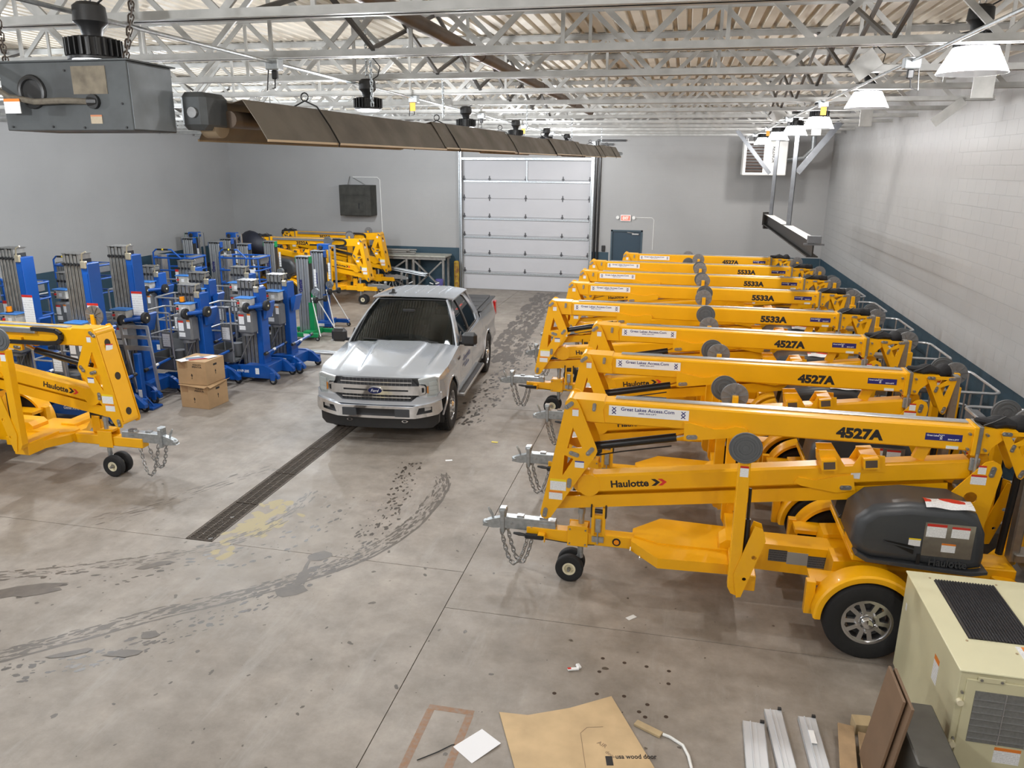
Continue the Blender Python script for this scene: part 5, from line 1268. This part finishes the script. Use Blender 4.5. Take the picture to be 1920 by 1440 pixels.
for s in (-1,1):
    side_panel('front_fender', -.80, .655, s, 48)
    d = side_panel('front_door', .665, 1.775, s, 16); obj('door_handle', MB().obox((s*1.005,1.62,1.10),(.03,.18,.035),None,.01), SIL, d)
    if s > 0:
        text('lettering','Great Lakes',.12,mat('faded_blue_print',(.10,.12,.22),.5),d,(1.004,.85,.92),(PI/2,0,PI/2),width=.62,bold=.02); text('lettering','Access.Com',.07,MATS['faded_blue_print'],d,(1.002,.95,.80),(PI/2,0,PI/2),width=.42,bold=.02)
        text('badge_lettering','V8 XLT',.045,INK,TK,(1.003,.40,1.045),(PI/2,0,PI/2),width=.20,bold=.03)
    side_panel('rear_door', 1.785, 2.60, s, 12); side_panel('cab_corner', 2.605, 2.95, s, 6)
    bs_ = side_panel('bed_side', 2.965, 4.90, s, 60)
    for c in (0, 3.68):
        pts = [(s*(xs_side(c+.49*math.cos(a), .40+.49*math.sin(a))-.006), c+.49*math.cos(a), .40+.49*math.sin(a)) for a in [PI*i/24 for i in range(25)]]
        obj('wheel_arch_lip', MB().tube(pts,.02,8), SIL, TK)
        obj('wheel_liner', MB().lathe([(.485,-.20),(.485,.15),(.3,.15)] if s>0 else [(.485,.20),(.485,-.15),(.3,-.15)],'x',(s*.78,c,.40),24,-.3,PI+.3), BLK, TK)
    obj('running_board', MB().box(s*.90,s*1.06,.62,2.75,.36,.42,c=.015), mat('step_grey',(.35,.35,.35),.45,.6), TK); obj('step_tread', MB().box(s*.93,s*1.045,.68,2.7,.42,.426), BLK, TK)
    obj('tail_light', MB().box(s*.90,s*.985,4.72,4.93,.98,1.30,c=.02), mat('red_lens',(.45,.01,.012),.15), TK)
    # mirror
    mi = obj('side_mirror', MB().obox((s*1.13,.74,1.34),(.26,.14,.23),None,.05), BLK, TK); obj('mirror_arm', MB().bar((s*.93,.82,1.25),(s*1.08,.76,1.27),.06,.05), BLK, mi); obj('mirror_lamp', MB().obox((s*1.24,.69,1.245),(.05,.04,.02)), ALU, mi)
    obj('mirror_base', MB().prism([(.70,1.235),(.98,1.25),(.98,1.42)],'x',s*.925,s*.945), BLK, TK)
    # cab side frame with window opening
    def tilt(c): 
        return Vector((c.x+s*(.945-max(0,c.z-1.24)*.355-.10*max(0,(c.z-1.24)/.66)**3), c.y, c.z))
    out = [(.60,1.235),(.88,1.50),(1.12,1.70),(1.36,1.865),(1.55,1.90),(2.45,1.90),(2.62,1.86),(2.76,1.66),(2.95,1.40),(2.96,1.25),(2.6,1.25)]
    win = [(.98,1.275),(1.00,1.38),(1.18,1.58),(1.42,1.79),(1.52,1.82),(2.36,1.82),(2.46,1.79),(2.66,1.43),(2.62,1.31),(2.5,1.28)]
    cs = obj('cab_frame', MB().plate(out,[win],'x',0,-s*.03), SIL, TK, cuts=('z',[1.3+.06*i for i in range(11)]), warp=tilt, angle=50)
    obj('side_window', MB().plate(win,[],'x',-s*.018,-s*.024), DGL, cs, cuts=('z',[1.3+.06*i for i in range(11)]), warp=tilt)
    obj('door_pillar', MB().prism([(1.74,1.27),(1.82,1.27),(1.84,1.82),(1.78,1.82)],'x',s*.002,-s*.02), BLK, cs, cuts=('z',[1.3+.06*i for i in range(11)]), warp=tilt)
    obj('window_trim', MB().prism([(.98,1.265),(2.62,1.30),(2.62,1.315),(.98,1.28)],'x',s*.006,-s*.01), BLK, cs, cuts=('z',[1.26,1.3]), warp=tilt)
    # wheels
    for c in (0, 3.68):
        w = thing('wheel', None, None); w.parent = TK; w.location = (s*.86,c,.405); w.rotation_euler = (0,0,s*PI/2)
        wheel_parts(w,(0,0,0),-1,.405,.27,.235,True,None,6)
        tr_ = MB()
        for i in range(44):
            a = 2*PI*i/44
            for q in (-1,0,1): tr_.obox((.402*math.sin(a+.03*q), q*.075, .402*math.cos(a+.03*q)),(.034,.055,.02),Euler((0,a,0)))
        tag(obj('tire_tread', tr_, RUB, w), kind='stuff')
# hood
def hood(a, b):
    u = a*2-1; t = b
    y0 = yf(u*.9)+.085; y = y0+(.645-y0)*t
    x = u*(xs_side(y, zu(y))-.004)
    hw = .30+.14*t; e = abs(x)
    k = 1/(1+math.exp((e-hw)/.014))
    zc = 1.085+.19*t**.8; ze = zu(y)+.004
    z = zc-(zc-ze)*abs(u)**4 + .032*k*min(1,t*6)
    z -= .035*max(0,1-t/.10)**2
    k2 = math.exp(-((e-(.70+.06*t))/.03)**2); z += .012*k2*min(1,t*4)
    return (x, y, z)
obj('hood', MB().grid(hood, 72, 30), SIL, TK, solid=.015, angle=60)
obj('cowl_panel', MB().grid(lambda a,b: ((a*2-1)*.86, .60+.10*b-.0*(a*2-1)**2, 1.262+.015*b-.05*abs(a*2-1)**3), 20, 3), BLK, TK, solid=.02)
for x0,x1,zz in ((-.70,-.10,.0),(.02,.62,.0)): obj('wiper', MB().tube([(x1,.62,1.285),(x1-.12,.60,1.30),(x0,.67,1.315)],.009,6), BLK, TK)
# windshield, roof, back of cab
def ws(a, b, off=0):
    u = a*2-1; x = u*(.865*(1-b)+.685*b)
    return (x, .56+.78*b+.13*u*u*(1-.2*b)-off, 1.265+.615*b-.02*u*u+.02*math.sin(PI*b))
obj('windshield', MB().grid(ws, 20, 12), TGL, TK, solid=.006)
obj('windshield_edge', MB().tube([ws(0,i/8) for i in range(9)]+[ws(i/10,1) for i in range(11)]+[ws(1,1-i/8) for i in range(9)],.012,6), BLK, TK)
obj('interior_mirror', MB().obox((0,1.12,1.72),(.22,.03,.06),None,.012), BLK, TK)
def roof(a, b):
    u = a*2-1; x = u*.735
    y = (1.33+.12*u*u)+(2.68-1.33-.12*u*u)*b
    return (x, y, 1.895+.062*(1-abs(u)**3.2)*(.55+.45*math.sin(PI*min(1,.18+b*.62)))-.02*(b**3))
obj('roof', MB().grid(roof, 36, 24), SIL, TK, solid=.02, angle=60)
for k in range(5):
    xx = -.42+k*.21
    obj('roof_rib', MB().tube([(lambda q: (q[0],q[1],q[2]+.004))(roof((xx/.735+1)/2, .22+.72*i/10)) for i in range(11)],.012,6), SIL, TK)
obj('antenna', MB().prism([(1.52,1.94),(1.66,1.94),(1.65,1.99),(1.60,2.015)],'x',-.42,-.38).box(-.46,-.34,1.52,1.62,1.935,1.955), BLK, TK)
obj('cab_back', MB().plate([(-.92,1.25),(.92,1.25),(.90,1.40),(.70,1.88),(.4,1.93),(-.4,1.93),(-.70,1.88),(-.90,1.40)],[[(-.62,1.45),(.62,1.45),(.55,1.78),(-.55,1.78)]],'y',0,.03), SIL, TK, warp=lambda c: Vector((c.x, c.y+2.97-(c.z-1.25)*.50, c.z)))
obj('rear_window', MB().plate([(-.63,1.44),(.63,1.44),(.56,1.79),(-.56,1.79)],[],'y',.01,.016), DGL, TK, warp=lambda c: Vector((c.x, c.y+2.97-(c.z-1.25)*.50, c.z)))
# cabin
obj('dashboard', MB().box(-.84,.84,.66,1.02,.85,1.235,c=.05), INTER, TK)
obj('steering_wheel', MB().torus((0,0,0),.18,.014,'y',24,6).bar((-.17,0,0),(.17,0,0),.03,.02), BLK, TK, loc=(.38,1.12,1.20), rot=(-.45,0,0))
for x in (-.40,.40):
    obj('seat', MB().box(x-.25,x+.25,1.35,1.85,.72,.92,c=.05).obox((x,1.92,1.18),(.5,.14,.66),Euler((-.18,0,0)),.05).obox((x,2.0,1.56),(.28,.10,.18),None,.04), INTER, TK)
obj('floor_pan', MB().box(-.92,.92,.56,4.85,.42,.56).box(-.60,.60,-.70,.62,.36,1.0).box(-.90,.90,2.45,2.95,.56,1.2), MESHD, TK)
# bed
obj('tonneau_cover', MB().box(-.86,.86,3.02,4.82,1.385,1.42,c=.012), mat('black_vinyl',(.018,.018,.02),.6,bump=.1), TK)
for y in (3.46,3.92,4.38): obj('cover_seam', MB().box(-.85,.85,y-.01,y+.01,1.42,1.424), BLK, TK)
for s in (-1,1): obj('bed_rail_cap', MB().box(s*.86,s*.965,3.0,4.86,1.372,1.40,c=.01), BLK, TK)
obj('tailgate', MB().box(-.90,.90,4.84,4.90,.70,1.39,c=.015), SIL, TK); obj('rear_bumper', MB().box(-.95,.95,4.90,5.02,.48,.66,c=.03), CHROME, TK)
# ---------------------------------------------------------------- foreground: beige air conditioner on a skid
BEI = mat('beige_enamel', (.62,.58,.38), .4, var=.06, scale=4)
BEL = mat('pale_beige_lid', (.72,.69,.47), .38, var=.04, scale=4)
ax0, ax1, ay0, ay1, az0, az1 = 1.98, 3.05, 4.84, 6.13, .13, 1.0
t = thing('air_conditioner', 'beige packaged air conditioner unit with black louvred top grille', 'air conditioner', (0,0,0))
obj('unit_case', MB().box(ax0,ax1,ay0,ay1,az0,az1-.012,c=.004), BEI, t)
obj('unit_lid', MB().box(ax0-.012,ax1+.012,ay0-.012,ay1+.012,az1-.014,az1,c=.004), BEL, t)
obj('grille_opening', MB().box(2.14,2.58,5.22,6.02,az1,az1+.002), BLKP, t)
gm = mesh_of('grille_louvre', MB().obox((0,.40,0),(.012,.80,.014),Euler((0,.5,0)))); gm.materials.append(mat('dark_louvre',(.05,.05,.055),.4,.4))
for k in range(21): put('grille_louvre', gm, None, t, (2.155+k*.0205,5.22,az1+.007))
for x,y in ((2.12,6.05),(2.60,6.05),(2.12,5.19),(2.60,5.19),(2.4,5.1)): obj('lid_screw', MB().cyl((x,y,az1),(x,y,az1+.004),.009,8), mat('tan_screw',(.45,.35,.22),.5,.3), t)
s1 = obj('warning_label', MB().box(2.42,2.75,5.02,5.19,az1,az1+.0015), sticker('white_orange_label',(.85,.85,.85),lines=10,bandz=2,vert='Y'), t); obj('label_band', MB().box(2.455,2.475,5.02,5.19,az1+.0015,az1+.002), mat('orange_print',(.8,.25,.04),.4), s1)
obj('front_panel', MB().box(ax0+.04,ax1-.03,ay0-.012,ay0,az0+.05,az1-.06,c=.004), BEI, t)
obj('coil_guard', MB().box(ax0+.10,ax1-.08,ay0-.018,ay0-.012,az0+.34,az1-.14), mat('grey_filter_mesh',(.22,.22,.21),.6,.3,var=.2,scale=60), t)
gu = MB()
for k in range(7): gu.box(ax0+.10,ax1-.08,ay0-.024,ay0-.018,az0+.37+k*.05,az0+.373+k*.05)
obj('guard_wire', gu, ALU, t)
for k in range(5): obj('guard_rib', MB().box(ax0+.28+k*.16,ax0+.286+k*.16,ay0-.026,ay0-.018,az0+.34,az1-.14), ALU, t)
lab(t,ax0+.28,ax0+.44,az0+.20,az0+.32,ay0-.012,ST_ORG)
obj('caution_label', MB().box(ax0-.0015,ax0,5.20,5.30,.60,.80), ST_ORG, t); obj('caution_label', MB().box(ax0-.0015,ax0,6.02,6.05,.70,.76), ST_WHT, t)
hd = MB().box(ax0+.10,ax0+.26,ay0-.02,ay0-.012,az1-.07,az1-.03,c=.006)
obj('lift_bracket', hd, BEI, t)
for x,z in ((ax0+.12,az1-.05),(ax0+.24,az1-.05),(ax0+.02,az1-.16),(ax0+.02,az0+.35)): obj('panel_bolt', MB().cyl((x,ay0-.012,z),(x,ay0-.028,z),.009,8), STEEL, t)
for z in (az1-.24,az0+.30): obj('panel_knob', MB().cyl((ax0+.02,ay0,z),(ax0+.02,ay0-.03,z),.022,12), CREAM, t)
WOOD = mat('pallet_wood', (.40,.27,.15), .75, var=.35, scale=6, bump=.1, bscale=30)
t = thing('wooden_skid', 'low wooden skid under the beige air conditioner', 'skid', (0,0,0))
for y in (4.95,5.45,6.0): obj('skid_runner', MB().box(2.06,3.05,y-.05,y+.05,0,.13,c=.004), WOOD, t)
# small pallet, boards, metal sections
t = thing('pallet', 'worn wooden pallet on the floor beside the leaning boards', 'pallet', (1.30,4.45,0), -.14)
for x in (0,.30,.60): obj('stringer', MB().box(x,x+.04,0,.85,.0,.09), WOOD, t)
for k in range(6): obj('deck_board', MB().box(-.02,.66,.03+k*.14,.03+k*.14+.11,.09,.108,c=.002), WOOD, t) if False else None
for k in range(5): obj('deck_board', MB().box(-.02+k*.14,.095+k*.14,.0,.85-.05*(k%2),.09,.108,c=.002), WOOD, t)
tag(obj('wood_block', MB().obox((1.60,5.38,.05),(.14,.12,.09),Euler((0,0,.1)),.003), mat('pale_pine',(.50,.38,.22),.7,var=.2)), 'short pale pine block behind the pallet', 'block')
BRD = mat('brown_hardboard', (.20,.125,.075), .6, var=.15, scale=4)
for i,(dx,l) in enumerate(((0,'brown hardboard panel leaning toward the air conditioner, outer one'),(.032,'brown hardboard panel leaning toward the air conditioner, inner one'))):
    o = obj('hardboard_panel', MB().box(-.009,.009,-.19-.05*i,.19,0,.76,c=.002), BRD, loc=(1.495+dx,4.79-.02*i,.1085), rot=(0,.13,.0)); tag(o,l,'board','leaning boards')
t = thing('duct_box', 'dark grey sheet metal duct box behind the leaning boards', 'duct', (1.645,4.35,.1085))
obj('duct_body', MB().box(0,.25,0,.62,0,.5,c=.01), mat('dark_duct_metal',(.10,.095,.085),.45,.5,var=.2), t); obj('duct_flange', MB().tube([(.02,.63,.45),(.1,.635,.38),(.16,.635,.25),(.2,.635,.02)],.018,8), mat('pale_flange',(.45,.44,.40),.5), t)
LGR = mat('light_grey_powder_coat', (.55,.57,.60), .4, .3)
def section(x,y,rz,L,l,w=.13):
    t = thing('metal_section', l, 'metal section', (x,y,0), rz, 'grey metal sections on the floor')
    obj('section_web', MB().box(-w/2,w/2,-L,0,.028,.034,c=.001), LGR, t); obj('section_rib', MB().box(-w*.18,-w*.12,-L,0,.034,.042,c=.001).box(w*.12,w*.14,-L,0,.034,.037), LGR, t)
    obj('section_flange', MB().box(-w/2,-w/2+.004,-L,0,0,.034), LGR, t); obj('section_flange', MB().box(w/2-.004,w/2,-L,0,0,.034), LGR, t)
    obj('end_tab', MB().box(w*.3,w*.5,-.002,.02,.0,.05), BLK, t); return t
section(.95,5.43,.06,1.35,'light grey metal section with slotted end, middle of the three'); section(.79,5.25,-.02,1.2,'light grey metal section at the left of the three',.16)
s3 = section(1.20,5.40,.035,1.3,'light grey metal section with small white plate, next to the pallet'); obj('latch_plate', MB().box(-.02,.02,-.30,-.16,.042,.046), WPR, s3)
# cardboard sheet
CARD2 = mat('flat_cardboard_sheet', (.60,.43,.24), .75, var=.18, scale=5)
t = thing('cardboard_sheet', 'large flat tan cardboard sheet lying on the floor', 'cardboard', (0,0,0))
v = [(-1.155,4.95),(-.93,4.965),(-.62,5.12),(-.31,5.335),(.32,4.14),(-.62,3.75)]
mb = MB().plate(v,[],'z',.004,.012)
obj('sheet', mb, CARD2, t)
dirx_ = Vector((.84,.39,0)).normalized(); an = math.atan2(.20,.89)
text('lettering','usa wood door',.045,INK,t,(-.215,4.655,.0123),(0,0,an),width=.30,bold=.02)
obj('printed_mark', MB().obox((-.26,4.625,.0128),(.05,.09,.001),Euler((0,0,an))), INK, t)
pen = mat('pencil_line',(.22,.15,.09),.8)
pl2 = [(-.42,4.52),(-.50,4.86),(-.46,4.93),(-.34,4.965)]
pm_ = MB()
for a,b in zip(pl2,pl2[1:]): pm_.bar((*a,.0125),(*b,.0125),.004,.0008)
obj('pencil_mark', pm_, pen, t); text('lettering','AIR',.035,pen,t,(-.37,4.78,.0122),(0,0,-.5)); text('lettering','door',.03,pen,t,(-.30,4.70,.0122),(0,0,-.6))
tag(obj('wood_offcut', MB().obox((.0,5.02,.012),(.22,.06,.02),Euler((0,0,-.45)),.002), mat('pale_pine',(.5,.38,.22),.7)), 'short pale wood offcut by the cardboard sheet', 'offcut')
pp = obj('paper_sheet', MB().grid(lambda a,b: (-.11+.22*a,-.14+.28*b,.002+.012*(a*b)), 6, 6), mat('white_paper',(.80,.80,.82),.7), loc=(-1.235,4.57,0), rot=(0,0,-.62), solid=.001); tag(pp,'white sheet of paper on the floor beside the rust outline','paper')
tag(obj('black_wire', MB().tube([(-1.40,4.54,.006),(-1.42,4.53,.006),(-1.5,4.44,.006),(-1.62,4.33,.006)],.004,6), BLK), 'thin dark wire on the floor by the white paper', 'wire')
tag(obj('white_rod', MB().tube([(.11,4.985,.012),(.16,4.97,.012),(.26,4.9,.012),(.30,4.8,.012),(.345,4.55,.012)],.012,8), WHITE), 'bent white plastic rod on the floor', 'rod')
t = thing('crumpled_wrapper', 'small crumpled white and red wrapper on the floor', 'wrapper', (-.66,5.61,0), .3)
obj('wrapper_body', MB().obox((0,0,.012),(.10,.03,.02),Euler((0,.05,.1)),.006).obox((.05,.03,.016),(.04,.05,.025),Euler((.3,.2,.5)),.008), WPR, t); obj('wrapper_print', MB().obox((-.035,-.004,.024),(.03,.02,.003),Euler((0,.05,.1))), REDP, t)
for i,(x,y,c,l) in enumerate(((-2.63,10.9,(.75,.62,.1),'yellow scrap on the floor right of the truck'),(-3.1,10.0,(.8,.8,.8),'white paper scrap in front of the truck'),(-.23,7.02-.5,(.7,.7,.68),'white scrap of paper under the nearest boom lift'))):
    o = obj('scrap', MB().obox((0,0,.003),(.10,.05,.003),Euler((0,0,.4*i)),.0), mat('scrap_%d'%i,c,.6), loc=(x,y,0)); tag(o,l,'scrap')
# rust outline left on the floor
RST = mat('rust_stain', (.30,.17,.10), .8, var=.5, scale=25, col2=(.28,.22,.18))
rs = MB(); A=(-1.72,4.90); B=(-1.35,4.905)
rs.bar((*A,.0005),(*B,.0005),.055,.0006); rs.bar((-1.695,4.872,.0005),(-1.70,3.6,.0005),.06,.0006); rs.bar((-1.375,4.876,.0005),(-1.39,3.6,.0005),.06,.0006)
tag(obj('rust_outline', rs, RST), 'rust coloured rectangular outline stained on the concrete floor', 'stain', kind='stuff')
# anchor bolt holes left of the cardboard
for i,(x,y) in enumerate(((-.43,5.83),(-.24,5.81),(-.05,5.8),(.14,5.78),(-.44,5.64),(.14,5.61),(-.43,5.35),(-.77,5.28),(-.21,5.37),(-.02,5.31),(-.03,5.16),(.13,5.2),(-.08,5.21))):
    o = obj('anchor_hole', MB().lathe([(0,.001),(.008,.001),(.013,.0006),(.018,.0002)],'z',(x,y,0.0005),10), mat('rusty_hole',(.05,.03,.018),.9)); tag(o,'rusty anchor hole in the floor between the wrapper and the cardboard','anchor hole','anchor holes in the floor')
# ---------------------------------------------------------------- wet tyre tracks and drips
WET = mat('wet_concrete', (.075,.06,.047), .35, var=.3, scale=9)
DAMP = mat('damp_concrete', (.11,.09,.072), .42, var=.3, scale=9)
rn = random.Random(11)
def blob(mb, x, y, rx, ry, a, z):
    n = 9; ph = rn.uniform(0,6); pts = []
    for i in range(n):
        t_ = 2*PI*i/n; r = 1+.25*math.sin(2*t_+ph)+.22*rn.uniform(-1,1)
        px, py = rx*r*math.cos(t_), ry*r*math.sin(t_)
        pts.append((x+px*math.cos(a)-py*math.sin(a), y+px*math.sin(a)+py*math.cos(a), z))
    mb.add(pts, [list(range(n))])
def track(name, label, path, width, dens, m, size=(.03,.015), solidband=False, z=.0006):
    mb = MB()
    P = [Vector((*p,0)) for p in path]
    Q = []
    for i in range(len(P)-1):
        p0,p1,p2,p3 = P[max(i-1,0)],P[i],P[i+1],P[min(i+2,len(P)-1)]
        for k in range(8):
            t_ = k/8; Q.append(.5*((2*p1)+(p2-p0)*t_+(2*p0-5*p1+4*p2-p3)*t_*t_+(3*p1-p0-3*p2+p3)*t_**3))
    Q.append(P[-1])
    for a,b in zip(Q,Q[1:]):
        L = (b-a).length; d = (b-a).normalized(); nn = Vector((-d.y,d.x,0)); an_ = math.atan2(d.y,d.x)
        for k in range(int(L*dens)+(1 if rn.random() < L*dens%1 else 0)):
            c = a+(b-a)*rn.random()+nn*width*rn.uniform(-.5,.5)
            s_ = rn.uniform(.35,1)**2; blob(mb,c.x,c.y,size[0]*s_*1.6,size[1]*s_*1.2,an_,z+rn.random()*.0003)
    o = obj(name, mb, m, fixn=False); tag(o,label,'wet mark',kind='stuff'); return o
outer = [(-6.2,4.1),(-5.57,4.69),(-5.13,5.11),(-4.64,5.58),(-4.08,6.05),(-3.51,6.66),(-3.14,7.23),(-2.92,8.04),(-2.91,9.03),(-3.06,9.46)]
inner = [(-7.4,5.5),(-6.7,5.81),(-5.78,6.25),(-5.13,6.71),(-4.73,7.12),(-4.5,7.82),(-4.51,8.56)]
track('wet_track','dark wet tyre track curving round toward the truck, outer arc',outer,.22,120,DAMP,(.045,.014))
track('wet_track','thin wet edge line of the outer curving tyre track',[(x+.10,y-.05) for x,y in outer],.02,60,DAMP,(.10,.010))
track('wet_track','dark wet tyre track of the inner arc beside the drain',inner,.20,70,DAMP,(.045,.013))
track('drip_trail','trail of wet drips beside the outer tyre track',[(-5.36,4.47),(-5.0,4.66),(-4.69,4.93),(-4.37,5.29),(-4.0,5.73),(-3.69,6.3),(-3.4,7.0),(-3.3,7.9),(-3.4,8.8),(-3.6,9.8)],.34,60,WET,(.028,.02))
track('drip_trail','trail of wet drips along the inner tyre track',[(-6.4,5.55),(-5.9,5.9),(-5.2,6.3),(-4.5,6.75),(-4.1,7.4),(-4.0,8.2)],.45,26,WET,(.03,.022))
track('wet_track','faint scuffed tyre marks left of the drain',[(-6.67,7.16),(-6.22,7.74),(-5.82,8.53),(-5.45,9.2)],.28,34,DAMP,(.06,.01))
track('wet_track','dark damp wheel track leading to the overhead door',[(-3.75,15.8),(-3.9,18),(-4.05,20.6),(-4.2,23),(-4.25,25.4)],.75,60,DAMP,(.16,.06))
track('drip_trail','wet drips on the floor right of the truck',[(-3.3,11.6),(-3.35,13),(-3.35,14.5),(-3.3,16.2),(-3.4,18.2)],.6,60,WET,(.05,.03))
pdl = MB(); 
for qi,(x,y,rx,ry,a) in enumerate(((-3.62,6.22,.20,.10,.7),(-3.66,6.95,.15,.09,.3),(-3.63,6.5,.05,.22,.3),(-3.68,6.66,.03,.2,.2),(-5.28,6.38,.16,.07,.5),(-6.35,5.55,.42,.13,.6),(-6.05,5.65,.2,.08,.4),(-4.5,5.25,.10,.05,.3),(-5.0,4.85,.16,.05,.6),(-4.55,4.95,.14,.06,.5))): blob(pdl,x,y,rx,ry,a,.0012+.0003*qi)
tag(obj('puddle_marks', pdl, DAMP, fixn=False),'dark wet puddle patches on the concrete between the drain and the camera','puddle',kind='stuff')
sp_ = MB()
for k in range(280):
    x = rn.uniform(-7.5,1.2); y = rn.uniform(3.8,8.5)
    if rn.random() < .5: x = rn.gauss(-3.4,1.3)
    s_ = rn.uniform(.2,1)**4; blob(sp_,x,y,.03*s_+.003,.02*s_+.003,rn.uniform(0,3),.0009)
tag(obj('floor_spots', sp_, DAMP, fixn=False),'scattered small dark spots on the concrete floor','stain',kind='stuff')
ys_ = MB()
for k in range(70): blob(ys_, rn.gauss(-4.72,.12), rn.gauss(7.5,.3), .03+.09*rn.random(), .02+.05*rn.random(), 1.0, .0003+.000004*k)
tag(obj('yellow_stain', ys_, mat('yellow_floor_stain',(.36,.30,.17),.6), fixn=False),'pale yellow stain on the concrete beside the drain','stain',kind='stuff')
